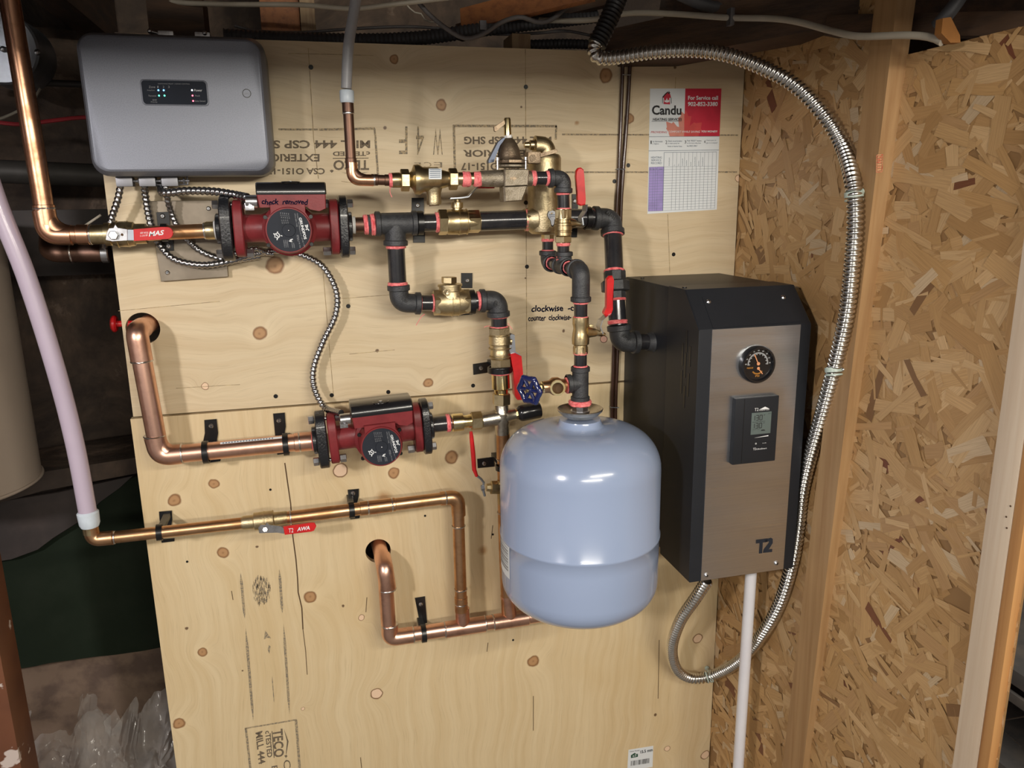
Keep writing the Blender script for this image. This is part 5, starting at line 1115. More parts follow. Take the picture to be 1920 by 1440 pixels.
part(t, 'sleeve', MB().cyl(L(552, 830, YC2), L(585, 827, YC2), r_ * 1.1, bev=.0008), M['copper_new'])
for p_, q_ in (((266, 677), (268, 690)), ((290, 817), (291, 825)), ((342, 851), (350, 850)), ((562, 829), (570, 828))): solder_ring(t, L(*p_, YC2), L(*q_, YC2) - L(*p_, YC2), r_ * 1.1)
sealant(t, L(590, 826.5, YC2), Vector((1, 0, .0)), r_ * 1.02, .008)
ax1 = L(450, 842, YC2); mb = MB()
axd = (D_2 - C_).normalized()
def pt_on(s_, ang, e): # along the run, angle from facing camera to up
    c = C_ + (D_2 - C_) * s_; n = Vector((0, 0, 1)); n = (n - axd * n.dot(axd)).normalized(); return c + n * (r_ + e) * math.sin(ang) + Vector((0, -1, 0)) * (r_ + e) * math.cos(ang)
rows = [[pt_on(.385 + .40 * i / 10, a, .0005) for i in range(11)] for a in (.95, 1.1, 1.25)]
part(t, 'paper_label', MB().loft(rows, False, False, closed=False), M['white'], 'thin white barcode strip')
mb = MB()
for i in range(18): s_ = .40 + i * .0185; mb.poly([pt_on(s_, .99, .001), pt_on(s_ + .009, .99, .001), pt_on(s_ + .009, 1.15, .001), pt_on(s_, 1.15, .001)])
part(t, 'label_print', mb, M['lineink'], smooth=False)
clamp('black clamp at the left end of the thick copper run', L(386, 848, YC2), axd, 37, [[(383, 788), (406, 786), (409, 812), (406, 832), (380, 832), (384, 812)], [(390, 862), (414, 860), (413, 865), (391, 868)]], screws=[(396, 799)])
clamp('black clamp of the thick copper run nearest the lower pump', L(536, 833, YC2), axd, 37, [[(512, 776), (534, 774), (536, 800), (533, 817), (516, 818)], [(519, 848), (541, 846), (540, 850), (520, 853)]], screws=[(523, 789)])
# plastic pipe at left, copper run C
YP = -0.10
t = thing('plastic_pipe', 'thick pinkish white plastic pipe curving down the left side', 'pipe', L(100, 700, YP))
part(t, 'tube', MB().sweep(spline([L(-150, -420, YP), L(-125, -100, YP), L(-60, 200, YP), L(-8, 372, YP), L(50, 520, YP), L(104, 690, YP), L(140, 830, YP), L(166, 968, YP)], .02), pr(33, L(100, 700, YP)), 28), M['pex'])
mb = MB(); lathe_px(mb, (164, 958, YP), (169, 987, YP), [(0, 32), (.1, 38), (.8, 36), (1, 31)]); part(t, 'collar', mb, M['collar'], 'milky white expansion collar')
t = cpipe('copper run from the pinkish plastic pipe to the small red handled valve', [(168, 980, YP), (175, 1012, YP), (462, 980, YP + .02)], 23, 'copper_amber', .03, rings=[(1, .13)])
celbow(t, L(169, 984, YP), L(174, 1012, YP), L(212, 1008, YP), pr(24, L(175, 1010, YP)), M['copper_amber'])
part(t, 'brass_insert', MB().cyl(L(168.5, 984, YP), L(171, 1000, YP), pr(27, L(170, 990, YP))), M['brass'], 'brass insert sleeve')
YD = YP + .02
axc = nm(L(175, 1012, YP), L(462, 980, YD))
clamp('black clamp on the left copper run beside the panel edge', L(299, 998, -.088), axc, 27, [[(298, 960), (322, 958), (323, 975), (320, 990), (301, 992), (299, 975)], [(302, 1012), (327, 1010), (327, 1015), (303, 1018)]], screws=[(312, 966)])
t = thing('ball_valve', 'small brass valve on the thin copper run with a red tipped flat handle', 'valve', L(500, 974, YD), 'ball valves')
hexval(t, (453, 981), (541, 970), [(0, 23), (.05, 26), (.25, 26), (.27, 33), (.5, 34), (.68, 33), (.7, 26), (.95, 25), (1, 22)], 'cast_brass', [], YD)
mb = MB(); mb.cyl(L(496, 985, YD), L(496, 991, YD - .026), .007, seg=16); part(t, 'stem', mb, M['brass'])
hy = YD - .028
h_ = handle_plate(t, [(484, 990), (489, 984), (498, 984), (500, 980), (505, 984), (527, 987), (533, 990), (533, 1001), (520, 999), (486, 1000)], hy, .0025, 'steel', 'handle_lever', 'bare steel handle end')
g = handle_plate(h_, [(531, 988), (584, 980.5), (590, 981), (593, 987), (589, 995), (584, 997), (534, 1003)], hy - .001, .005, 'red', 'handle_grip', 'red vinyl grip')
mb = MB(); tpx(mb, '*AWA', (557, 996.5), (581, 993), (558, 989), hy - .0016); tpx(mb, 'T2', (541, 999), (550, 998), (541, 991), hy - .0016); part(g, 'grip_print', mb, M['whiteink'], smooth=False)
part(h_, 'handle_nut', MB().cyl(L(497, 993, hy), L(497, 993, hy - .005), .0055, seg=6, bev=.001), M['steel'])
t = cpipe('thin copper run from the small valve up, right and down to the lower tee', [(538, 971, YD), (858, 931, YC2), (865, 1146, YC2)], 23, 'copper_amber', .03, rings=[(0, .02), (0, .46), (0, .60), (0, .925), (1, .25), (1, .80), (1, .93)], cups=[(0, .41, .62), (1, .87, 1.0)])
celbow(t, L(826, 935, YC2), L(858, 931, YC2), L(860, 966, YC2), pr(24, L(860, 935, YC2)), M['copper_amber'])
axc2 = nm(L(538, 971, YD), L(858, 931, YC2))
clamp('black clamp on the middle of the thin copper run', L(659, 956, -.074), axc2, 27, [[(652, 919), (673, 917), (673, 930), (669, 946), (655, 947)], [(656, 968), (675, 966), (674, 972), (657, 974)]], screws=[(662, 925)])
# run D
YD2 = -.058
t = thing('copper_pipe', 'new pinkish copper run from the right hand hole to behind the tank', 'pipe', L(725, 1100, YD2), 'copper pipe runs')
r3 = pr(28, L(725, 1120, YD2))
c0 = L(713, 1068, YD2); c1 = L(730, 1196, YD2); e_ = L(1060, 1146, YD2)
h2p = Vector((h2.x + .004, .02, h2.z + .012))
c0 = Vector((L(724, 1090, YD2).x - .001, YD2, h2.z - .012))
part(t, 'tube', MB().sweep(fillet([h2p + Vector((-.006, .06, .012)), c0, c1, e_], .024, 12), r3, 28), M['copper_new'])
part(t, 'elbow', MB().sweep(fillet([c0 + (h2p - c0) * .42, c0, L(727, 1103, YD2)], .03, 12), r3 * 1.12, 28), M['copper_new'])
part(t, 'elbow', MB().sweep(fillet([L(731, 1170, YD2), c1, L(775, 1190, YD2)], .035, 12), r3 * 1.12, 28), M['copper_new'])
solder_ring(t, L(727, 1104, YD2), Vector((0, 0, 1)), r3 * 1.12); solder_ring(t, L(730.5, 1171, YD2), Vector((0, 0, 1)), r3 * 1.12)
for u, v in ((775, 1190), (834, 1181), (910, 1169), (925, 1167)): solder_ring(t, L(u, v, YD2), e_ - c1, r3 * 1.1)
part(t, 'tee_sleeve', MB().cyl(L(834, 1181, YD2), L(910, 1169.5, YD2), r3 * 1.12, bev=.001).cyl(L(868, 1176, YD2), L(866.5, 1140, YD2), r3 * .98, bev=.001), M['copper_new'], 'copper tee under the thin copper drop')
part(t, 'tee_sleeve', MB().cyl(L(925, 1167, YD2), L(990, 1157, YD2), r3 * 1.12, bev=.001).cyl(L(957, 1162, YD2), L(951, 1115, YD2), r3 * .98, bev=.001), M['copper_new'])
clamp('black clamp with long strap above the lowest copper run', L(794, 1187, YD2), nm(c1, e_), 30, [[(778, 1122), (797, 1119), (801, 1168), (788, 1172)]], screws=[(789, 1133)])
t = cpipe('thin copper riser dropping behind the left side of the tank', [(943, 812, YM), (945, 1000, YM + .02), (951, 1150, YD2)], 22, 'copper_amber', .05, rings=[(0, .25), (0, .78)], cups=[(0, 0, .24)])
clamp('black clamp with sideways strap left of the tank shoulder', L(944, 876, YM), Vector((0, 0, 1)), 26, [[(895, 861), (926, 857), (927, 875), (896, 878)]], screws=[(908, 869)])
t = thing('drain_valve', 'small brass valve left of the tank with a slim hanging red lever', 'valve', L(930, 915, YM), 'ball valves')
mb = MB(); mb.lathe(L(946, 914, YM), L(912, 914, YM), [(0, .010), (.2, .011), (.3, .014), (.75, .014), (.8, .009), (1, .008)], 8); mb.cyl(L(944, 900, YM), L(946, 945, YM), .014, bev=.002); part(t, 'body', mb, M['brass'])
mb = MB(); mb.sweep([L(909, 930, YM), L(905, 915, YM), L(907, 905, YM), L(902, 898, YM - .004), L(893, 891, YM - .006)], .0025, 8); mb.cyl(L(908, 914, YM), L(902, 915, YM), .006, seg=6); h_ = part(t, 'handle_lever', mb, M['duct'], 'bent grey lever')
mb = MB(); mb.sweep([L(894, 893, YM - .006), L(889, 880, YM - .006), L(887, 850, YM - .006), L(884, 820, YM - .006), L(883, 809, YM - .006)], [.003, .0045, .0048, .0042, .003], 12); part(h_, 'handle_grip', mb, M['red'], 'slim bright red sleeve')

# ------------------------------------------------------------------ zone control box
t = thing('control_box', 'silver grey zone control box with a lit indicator window, top left', 'box', (0.15, 0, 1.80))
def rrl(x0, x1, z0, z1, r, Y, n=7, dx=0.0):
    out = []
    for cx_, cz_, a0 in ((x1 - r, z1 - r, 0), (x0 + r, z1 - r, 90), (x0 + r, z0 + r, 180), (x1 - r, z0 + r, 270)):
        for k in range(n + 1):
            a = math.radians(a0 + 90 * k / n); out.append(Vector((cx_ + r * math.cos(a), Y, cz_ + r * math.sin(a))))
    return out
ft = L(145, 68, -.1); fb = L(505, 320, -.1); bx0, bx1, bz0, bz1 = ft.x - .001, fb.x + .001, fb.z, L(300, 69, -.1).z
g = .007
mb = MB(); mb.loft([rrl(bx0 - g, bx1 + g, bz0 - g, bz1 + g, .026, -.002), rrl(bx0 - g, bx1 + g, bz0 - g, bz1 + g, .026, -.062), rrl(bx0 - g, bx1 + g, bz0 - g, bz1 + g, .026, -.078)]); part(t, 'housing', mb, M['boxgrey'])
mb = MB(); mb.loft([rrl(bx0 - g, bx1 + g, bz0 - g, bz1 + g, .026, -.0785), rrl(bx0 - g + .002, bx1 + g - .002, bz0 - g + .002, bz1 + g - .002, .026, -.088), rrl(bx0, bx1, bz0, bz1, .022, -.0985), rrl(bx0 + .003, bx1 - .003, bz0 + .003, bz1 - .003, .020, -.1)]); cv = part(t, 'cover', mb, M['boxface'], 'silver grey front cover', ang=25)
wx0, wx1, wz0, wz1 = L(267, 174, -.1).x, L(388, 174, -.1).x, L(330, 196, -.1).z, L(330, 152, -.1).z
mb = MB(); mb.loft([rrl(wx0 - .002, wx1 + .002, wz0 - .002, wz1 + .002, .006, -.1003), rrl(wx0 - .001, wx1 + .001, wz0 - .001, wz1 + .001, .006, -.1009)]); part(cv, 'window_rim', mb, M['boxface'])
mb = MB(); mb.loft([rrl(wx0, wx1, wz0, wz1, .0055, -.1009), rrl(wx0, wx1, wz0, wz1, .0055, -.1013)]); wn_ = part(cv, 'indicator_window', mb, M['window'], 'dark indicator window')
for (u, v, c, s_) in ((297, 169.3, 'b', 1), (307, 169.3, 'b', 1), (298.3, 179.3, 'g', 1), (308.5, 179.3, 'g', 1), (360, 169.2, 'w', 1), (361, 179.3, 'r', 1), (362.3, 189.3, 'r', 1)):
    p = L(u, v, -.1016); mt = {'b': emit('blue_indicator', (0.12, .42, 1), 5), 'g': emit('green_indicator', (.1, 1, .55), 3), 'w': emit('white_indicator', (.9, .95, 1), 4), 'r': emit('red_indicator', (1, .12, .18), 4)}[c] if ('lamp' + c) not in M else M['lamp' + c]
    M['lamp' + c] = mt
    part(t, 'indicator_lamp', MB().cyl(p, p - Vector((0, .0004, 0)), .00125, seg=14), mt, {'b': 'blue', 'g': 'green', 'w': 'white', 'r': 'red'}[c] + ' indicator light')
mb = MB(); yw = -.1015
for st, a, b, c in (('Zone', (279, 165), (291, 165), (279, 161)), ('1', (295, 165), (297, 165), (295, 161)), ('2', (305, 165), (308, 165), (305, 161)), ('3', (315, 165), (318, 165), (315, 161)), ('Pump/Zone', (276, 171), (290, 171), (276, 168)), ('Thermostat', (278, 181), (293, 181), (278, 178)), ('DHW', (286, 189), (294, 189), (286, 186)), ('Priority', (283, 193), (295, 193), (283, 190)),
                    ('Fault', (366, 181), (375, 181), (366, 178)), ('Boiler Demand', (366, 191), (385, 191), (366, 188)), ('SWITCHING RELAY  3 ZONE CONTROL', (296, 158), (356, 158.5), (296, 156))): tpx(mb, st, a, b, c, yw)
part(wn_, 'window_lettering', mb, M['greyink'], smooth=False)
mb = MB(); tpx(mb, 'Power', (364, 171.5), (379, 171.5), (364, 167), yw); part(wn_, 'power_word', mb, M['whiteink'], smooth=False)
p = L(462.5, 175, -.1003); mb = MB(); mb.torus(p, Vector((0, 1, 0)), .0064, .0006, 32, 6); kb = part(cv, 'round_catch', mb, M['bracket'], 'small round catch'); mb = MB(); tpx(mb, 'OPEN', (457, 177), (468, 177), (457, 174), -.1003); part(kb, 'catch_word', mb, M['greyink'], smooth=False)
for i, u in enumerate((233, 276, 318)):      # connectors under the box
    p = L(u, 322, -.045); p.z = bz0 - g
    mb = MB(); mb.box(p - Vector((0, 0, .008)), .013, .011, .008, .002); mb.cyl(p - Vector((-.006, 0, .007)), p - Vector((-.030, 0, .007)), .0024, seg=10); mb.cyl(p - Vector((-.020, 0, .007)), p - Vector((-.023, 0, .007)), .005, seg=8)
    if i: mb.cyl(p - Vector((-.012, .0, .013)), p - Vector((-.028, 0, .013)), .0014, seg=8); mb.cyl(p - Vector((-.027, 0, .013)), p - Vector((-.027, 0, -.001)), .0014, seg=8)
    part(t, 'cable_connector', mb, M['clampzinc'], 'zinc cable clamp connector')
for u in (312, 380):
    p = L(u, 60, -.03); p.z = bz1 + g; mb = MB(); mb.box(p + Vector((0, 0, .007)), .012, .010, .007, .002); mb.cyl(p + Vector((0, 0, .008)), p + Vector((-.024 if u < 350 else .004, -.01, .012)), .0026, seg=10); mb.sphere(p + Vector((-.024 if u < 350 else .004, -.01, .012)), .004, 10); part(t, 'cable_connector', mb, M['steel'])

# backing plate behind the pump
t = thing('backing_plate', 'brown grey steel plate on the plywood behind the top left cables', 'plate', L(350, 450, 0))
mb = MB(); mb.prism([L(*q, -.012) for q in ((277, 377), (416, 375), (428, 519), (302, 528))], (0, .0116, 0), .001); part(t, 'plate', mb, M['greyplate'])
for u, v in ((391, 391), (314, 511), (416, 390)): screw_head(t, L(u, v, -.0122), .004)
clamp('black clamp on the steel backing plate behind the red handle', W(309, 436), Vector((1, 0, 0)), 29, [[(293, 398), (317, 397), (319, 425), (296, 426)], [(299, 448), (325, 447), (326, 470), (302, 471)]], screws=[(305, 405), (316, 461)], y0=-.0158)

# ------------------------------------------------------------------ armoured cables and flexible conduit
def bx(label, pts, wpx, mat='bx', pitch=.0082, amp=.14, group='armoured cables'):
    P_ = spline([px3(q) for q in pts], pitch / 5); r = pr(wpx, P_[len(P_) // 2])
    f = lambda k, a: r * (1 + amp * math.cos(2 * PI * k / 5 + a))
    return single('armoured_cable', label, 'cable', MB().sweep(P_, r, 12, rf=f), M[mat], group, tuple(P_[0]))
def bx2(name, label, pts, wpx, pitch, amp, mat, group=None):
    P_ = spline([px3(q) for q in pts], pitch / 5); r = pr(wpx, P_[len(P_) // 2])
    f = lambda k, a: r * (1 + amp * math.cos(2 * PI * k / 5))
    return P_, r, MB().sweep(P_, r, 20, rf=f)
zb1 = L(230, 333, -.045)
bx('armoured cable furthest left under the control box, going down behind the valve', [(228, 333, -.05), (222, 370, -.046), (211, 405, -.04), (201, 438, -.03), (195, 470, .03)], 12)
bx('armoured cable from the middle connector sweeping under the top pump to the lower pump', [(269, 335, -.045), (273, 370, -.03), (281, 415, -.024), (290, 440, -.024), (303, 465, -.03), (330, 488, -.036), (380, 497, -.036), (430, 490, -.033), (470, 478, -.03), (520, 470, -.026), (565, 478, -.026), (605, 500, -.026), (630, 545, -.026), (629, 590, -.026), (606, 640, -.026), (588, 690, -.026), (590, 730, -.032), (610, 765, -.055), (640, 775, YM - .03)], 12)
bx('armoured cable from the right connector going down behind the copper pipe', [(310, 335, -.045), (314, 372, -.040), (322, 400, -.028), (333, 425, -.024), (350, 448, -.024), (375, 470, -.024), (410, 484, -.024), (440, 488, -.022), (490, 480, -.02)], 11)
bx('armoured cable looping right into the box of the top pump', [(300, 346, -.02), (302, 355, -.044), (306, 362, -.060), (325, 361, -.070), (350, 358, -.074), (400, 359, -.085), (440, 365, -.10), (464, 370, YM - .035)], 14)
bx('thin armoured cable end tucked under the top pump motor', [(455, 470, -.05), (480, 466, -.04), (500, 474, -.03), (515, 476, -.03)], 10)

t = thing('flexible_conduit', 'big shiny flexible metal conduit looping over and under the boiler', 'conduit', L(1200, 100, -.1))
XC = 1.197; XS = 1.180
pts = [L(1120, 78, -.12), L(1114, 95, -.122), L(1124, 108, -.128), L(1160, 107, -.13), L(1220, 98, -.14), L(1290, 94, -.16), L(1360, 102, -.20), L(1430, 127, -.245), L(1490, 160, -.29), L(1540, 210, -.33), L(1578, 270, -.363), LX(1598, 340, XS), LX(1603, 410, XS), LX(1597, 500, XS), LX(1587, 590, 1.186),
       LX(1567, 680, 1.192), LX(1543, 770, XC + .003), LX(1520, 850, 1.205), LX(1504, 920, 1.208), LX(1496, 990, 1.210), LX(1486, 1050, 1.208), L(1462, 1130, -.27), L(1425, 1195, -.22), L(1385, 1240, -.14), L(1340, 1265, -.06), L(1300, 1272, -.035), L(1270, 1256, -.05), L(1260, 1215, -.09), L(1275, 1165, -.14), L(1305, 1120, -.19), L(1326, 1088, -.22)]
P_ = spline(pts, .0084 / 6); rc = .0118
f = lambda k, a: rc * (1.04, 1.09, 1.09, 1.04, .86, .82)[k % 6]
part(t, 'metal_hose', MB().sweep(P_, rc, 20, rf=f), M['conduit'], ang=60)
P_ = spline([L(1182, -70, -.10), L(1160, -8, -.11), L(1138, 45, -.118), L(1119, 84, -.12)], .0075 / 5)
f2 = lambda k, a: .0165 * (1 + .06 * math.cos(2 * PI * k / 5))
part(t, 'plastic_jacket', MB().sweep(P_, .0165, 20, rf=f2), M['rubber'], 'dark ribbed plastic jacket')
p = L(1342, 1096, -.205); mb = MB(); mb.cyl(Vector((p.x, p.y, .947 + .0)), Vector((p.x, p.y, .927)), .021, .016, seg=28, bev=.002); part(t, 'connector', mb, M['duct'], 'grey connector collar')
def tie(label, p, d, r, wall, nrm):
    t = thing('conduit_tie', label, 'tie', p, 'conduit ties'); d = d.normalized()
    mb = MB(); mb.lathe(p - d * .004, p + d * .004, [(0, r), (0, r * 1.12), (1, r * 1.12), (1, r), (0, r)], 28, cap=False); mb.lathe(p - d * .010, p - d * .007, [(0, r), (0, r * 1.10), (1, r * 1.10), (1, r), (0, r)], 28, cap=False)
    part(t, 'loop', mb, M['tie'])
    mb = MB(); q = wall; mb.cyl(p + (q - p).normalized() * r, q, .003, seg=10); mb.sphere(q, .006, 12); part(t, 'tab', mb, M['tie'])
    screw_head(t, q + Vector(nrm) * .005, .003, nrm)
pt_ = LX(1601, 365, XS); tie('pale nylon conduit tie beside the red stamp on the stud', pt_, Vector((-.05, .1, 1)), .0128, Vector((1.1985, pt_.y + .004, pt_.z + .004)), (-1, 0, 0))
pt_ = LX(1563, 693, 1.192); tie('pale nylon conduit tie on the stud right of the boiler', pt_, Vector((0, .25, 1)), .0128, Vector((1.207, pt_.y - .012, pt_.z + .002)), (-1, 0, 0))
pt_ = L(1332, 1268, -.05); tie('pale nylon conduit tie on the plywood edge below the boiler', pt_, Vector((1, -.3, .3)), .0128, Vector((L(1325, 1252, 0).x, -.002, L(1325, 1252, 0).z)), (0, -1, 0))
t = single('drain_pipe', 'white plastic drain pipe running down from under the boiler', 'pipe', MB().cyl(L(1409, 1062, -.24), Vector((L(1400, 1180, -.24).x - .002, -.24, 0.01)), pr(21, L(1400, 1100, -.24))), M['pvc'], loc=tuple(L(1400, 1200, -.24)))

# brown twin cable down the wall
t = thing('wire_pair', 'pair of brown insulated wires stapled up the plywood behind the boiler pipe', 'wire', L(1165, 300, 0))
part(t, 'wire', MB().sweep(spline([L(1168, 108, -.006), L(1165, 200, -.006), L(1160, 330, -.006), L(1156, 400, -.006), L(1152, 600, -.006), L(1150, 690, -.006), L(1147, 790, -.006), L(1146, 1100, -.006)], .01), .0038, 10), M['cable_brown'])
part(t, 'wire', MB().sweep(spline([L(1182, 106, -.006), L(1177, 200, -.006), L(1168, 330, -.006), L(1164, 400, -.006), L(1160, 600, -.006), L(1157, 690, -.006), L(1154, 790, -.006), L(1153, 1100, -.006)], .01), .0038, 10), M['cable_brown'])
for u, v in ((1165, 317), (1153, 764), (1175, 140)): A = L(u - 7, v, -.0105); B = L(u + 7, v + .5, -.0105); part(t, 'staple', MB().cyl(A, B, .0009, seg=8).cyl(A, A + Vector((0, .0102, 0)), .0009, seg=8).cyl(B, B + Vector((0, .0102, 0)), .0009, seg=8), M['duct'])

# ------------------------------------------------------------------ boiler
bxl, bxr, by, bz0, bz1 = .9718, 1.1895, -.330, .6925 + .25, 1.1630 + .25
YS = -.045
top = LX(1284, 543, bxl); ztop = max(top.z, 1.475)
t = thing('electric_boiler', 'tall black electric boiler with brushed steel front and round gauge', 'boiler', (1.08, -.17, bz0))
yseam = -.205
prof = [(-.001, bz0 + .012), (yseam, bz0 + .012), (yseam, bz0 + .012 + .001), (yseam, ztop - .001), (yseam, ztop - .001), (-.001, ztop - .001)]
mb = MB(); mb.box2((bxl + .0012, yseam, bz0 + .012), (bxr - .0012, -.001, ztop - .0015), .002); part(t, 'rear_case', mb, M['boiler'])
pf_ = [(yseam - .001, bz0 - .0), (by, bz0), (by, bz1), (top.y, ztop), (yseam - .001, ztop)]
mb = MB(); mb.prism([Vector((bxl, y, z)) for y, z in pf_], (bxr - bxl, 0, 0), .0018); fc = part(t, 'front_cover', mb, M['boiler'])
ys_ = by - .0012
mb = MB(); q = [L(1334.5, 618, ys_), L(1503, 605.5, ys_), L(1467.5, 1070, ys_), L(1315.5, 1093, ys_)]
xl_ = (q[0].x + q[3].x) / 2; xr_ = (q[1].x + q[2].x) / 2; mb.prism([Vector((xl_, ys_, bz1 - .001)), Vector((xr_, ys_, bz1 - .001)), Vector((xr_, ys_, bz0 + .001)), Vector((xl_, ys_, bz0 + .001))], (0, .0012, 0)); part(t, 'front_panel', mb, M['stainless'], 'brushed stainless front panel', smooth=False)
n_ch = Vector((0, -(ztop - bz1), -(by - top.y))).normalized(); n_ch = Vector((0, -abs(n_ch.y), abs(n_ch.z)))
def chp(u, v):    # point of the sloping top facet
    d = ray(u, v); P0 = Vector((0, by, bz1)); return CAM + d * ((P0 - CAM).dot(n_ch) / d.dot(n_ch))
mb = MB(); q = [chp(*a) + n_ch * .0008 for a in ((1337, 616), (1502, 603), (1470, 545), (1316, 557))]; mb.prism(q, -n_ch * .0006); part(t, 'upper_panel', mb, M['boiler'])
for u, v in ((1328, 566), (1468, 558)): p = chp(u, v); screw_head(t, p + n_ch * .001, .0045, n_ch)
for u, v in ((1325, 1078.5), (1456, 1056)): screw_head(t, L(u, v, ys_ - .0004), .0045)
for (u, v) in ((1272, 538), (1194, 518)): part(t, 'cover_screw', MB().cyl(Vector((bxl + .012, LX(u, v, bxl).y, ztop)), Vector((bxl + .012, LX(u, v, bxl).y, ztop + .002)), .004, seg=12), M['bracket'])
for s0, t0, s1, t1 in ((284, 308, 281, 400), (267, 362, 264, 455), (297, 375, 294, 460), (278, 405, 274, 505), (262, 475, 258, 570), (290, 487, 287, 582), (273, 540, 271, 630)):
    a = LX(1160 + s0 / 2.215, 480 + t0 / 2.215, bxl - .0004); b = LX(1160 + s1 / 2.215, 480 + t1 / 2.215, bxl - .0004)
    yy = (a.y + b.y) / 2
    part(fc, 'vent_slot', MB().box2((bxl - .0006, yy - .0022, b.z), (bxl + .0002, yy + .0022, a.z)), M['bracket'])
mb = MB()
def bq(pts): ppx(mb, [(1340 + a / 3.13, 620 + b / 3.13) for a, b in pts], ys_ - .0004)
bq([(243, 1228), (312, 1219), (309, 1240), (283, 1244), (279, 1306), (260, 1308), (264, 1247), (242, 1250)])
bq([(294, 1244), (296, 1232), (312, 1222), (330, 1215), (341, 1222), (341, 1246), (322, 1278), (315, 1284), (338, 1281), (337, 1299), (283, 1304), (288, 1284), (318, 1246), (320, 1236), (312, 1238)])
part(t, 'boiler_emblem', mb, M['disc'], 'dark T2 emblem', smooth=False)
# gauge
gc = L(1417, 682, ys_); gr = .0335
gg = MB(); gg.lathe(gc, gc - Vector((0, .012, 0)), [(0, gr * .96), (0, gr), (.7, gr), (1, gr * .93), (1, gr * .84), (.55, gr * .80), (.5, 0.0001)], 56, cap=False); ga = part(t, 'gauge', gg, M['blackplastic'], 'round black pressure and temperature gauge')
yg = gc.y - .0068; mb = MB()
def gpnt(a, r, y=None): a = math.radians(a); return Vector((gc.x + gr * r * math.sin(a), yg if y is None else y, gc.z + gr * r * math.cos(a) + gr * .05))
for k in range(37):
    a = -95 + 190 * k / 36; r0 = .52 if k % 4 else .46; seg(mb, gpnt(a, r0), gpnt(a, .60), .00035)
for k in range(9): 
    a = -90 + 180 * k / 8; c = gpnt(a, .69); text(mb, str(k * 25), c + Vector((-.0016, 0, -.001)), Vector((.0032, 0, 0)), Vector((0, 0, .0021)))
part(ga, 'gauge_scale', mb, M['whiteink'], 'white dial marks', smooth=False)
mb = MB()
for k in range(13): 
    a = math.radians(130 + 100 * k / 12); c = Vector((gc.x, yg, gc.z - gr * .16)); seg(mb, c + Vector((math.sin(a), 0, math.cos(a))) * gr * .30, c + Vector((math.sin(a), 0, math.cos(a))) * gr * .38, .0004)
text(mb, 'PRESSURE', Vector((gc.x - gr * .62, yg, gc.z - gr * .20)), Vector((gr * .36, 0, 0)), Vector((0, 0, gr * .08))); text(mb, 'PSI', Vector((gc.x - gr * .10, yg, gc.z - gr * .66)), Vector((gr * .22, 0, 0)), Vector((0, 0, gr * .09)))
part(ga, 'pressure_scale', mb, M['amber'], 'amber pressure marks', smooth=False)
mb = MB(); c = Vector((gc.x, yg - .0008, gc.z + gr * .05)); d = Vector((-.42, 0, .90)).normalized(); seg(mb, c - d * gr * .06, c + d * gr * .55, .0009); mb.cyl(c, c - Vector((0, .0012, 0)), gr * .09, seg=18)
c = Vector((gc.x + gr * .02, yg - .0008, gc.z - gr * .2)); d = Vector((.65, 0, -.75)).normalized(); seg(mb, c, c + d * gr * .42, .0008); mb.cyl(c, c - Vector((0, .001, 0)), gr * .08, seg=18); part(ga, 'needle', mb, M['needle'], 'orange needles', smooth=False)
# display
tq = [(1374.5, 745.5), (1455, 738.5), (1446.5, 861), (1366.5, 868)]
yd = ys_ - .011
tt = [L(u, v, ys_) for u, v in tq]; tl = Vector(((tt[0].x + tt[3].x) / 2, 0, (tt[0].z + tt[1].z) / 2)); br = Vector(((tt[1].x + tt[2].x) / 2, 0, (tt[2].z + tt[3].z) / 2))
mb = MB(); mb.box2((tl.x, yd, br.z), (br.x, ys_, tl.z), .002); th_ = part(t, 'thermostat', mb, M['boiler'], 'black thermostat display')
W_, H_ = br.x - tl.x, tl.z - br.z
def dq(a, b, y=None): return Vector((tl.x + W_ * a, yd - .0004 if y is None else y, tl.z - H_ * b))   # a across, b down
mb = MB(); mb.box2(tuple(dq(.38, .56, yd - .0006)), tuple(dq(.84, .23, yd)), .0005); part(th_, 'lcd_screen', mb, M['lcd'], 'grey LCD showing 130 twice')
seg7 = {'1': 'bc', '3': 'abgcd', '0': 'abcdef'}
def digit(mb, ch, x, z, w_, h, y):
    S = {'a': ((0, 1), (1, 1)), 'b': ((1, 1), (1, .5)), 'c': ((1, .5), (1, 0)), 'd': ((0, 0), (1, 0)), 'e': ((0, .5), (0, 0)), 'f': ((0, 1), (0, .5)), 'g': ((0, .5), (1, .5))}
    for s_ in seg7[ch]: (a, b), (c, d) = S[s_]; seg(mb, Vector((x + w_ * a, y, z + h * b)), Vector((x + w_ * c, y, z + h * d)), .0006)
mb = MB(); yy = yd - .0008
for row, b in ((0, .345), (1, .465)):
    for k, ch in enumerate('130'): p = dq(.40 + k * .085, b, yy); digit(mb, ch, p.x, p.z, W_ * .055, H_ * .072, yy)
    p = dq(.665, b - .06, yy); text(mb, 'F', p, Vector((W_ * .03, 0, 0)), Vector((0, 0, H_ * .02)))
seg(mb, dq(.40, .37, yy), dq(.70, .37, yy), .0003); text(mb, 'SET', dq(.76, .265, yy), Vector((W_ * .07, 0, 0)), Vector((0, 0, H_ * .012)))
mb.poly([dq(.61, .515, yy), dq(.63, .495, yy), dq(.69, .495, yy), dq(.72, .515, yy)]); text(mb, 'WATER TEMP', dq(.42, .49, yy), Vector((W_ * .16, 0, 0)), Vector((0, 0, H_ * .008)))
part(th_, 'lcd_digits', mb, M['blackink'], smooth=False)
mb = MB(); 
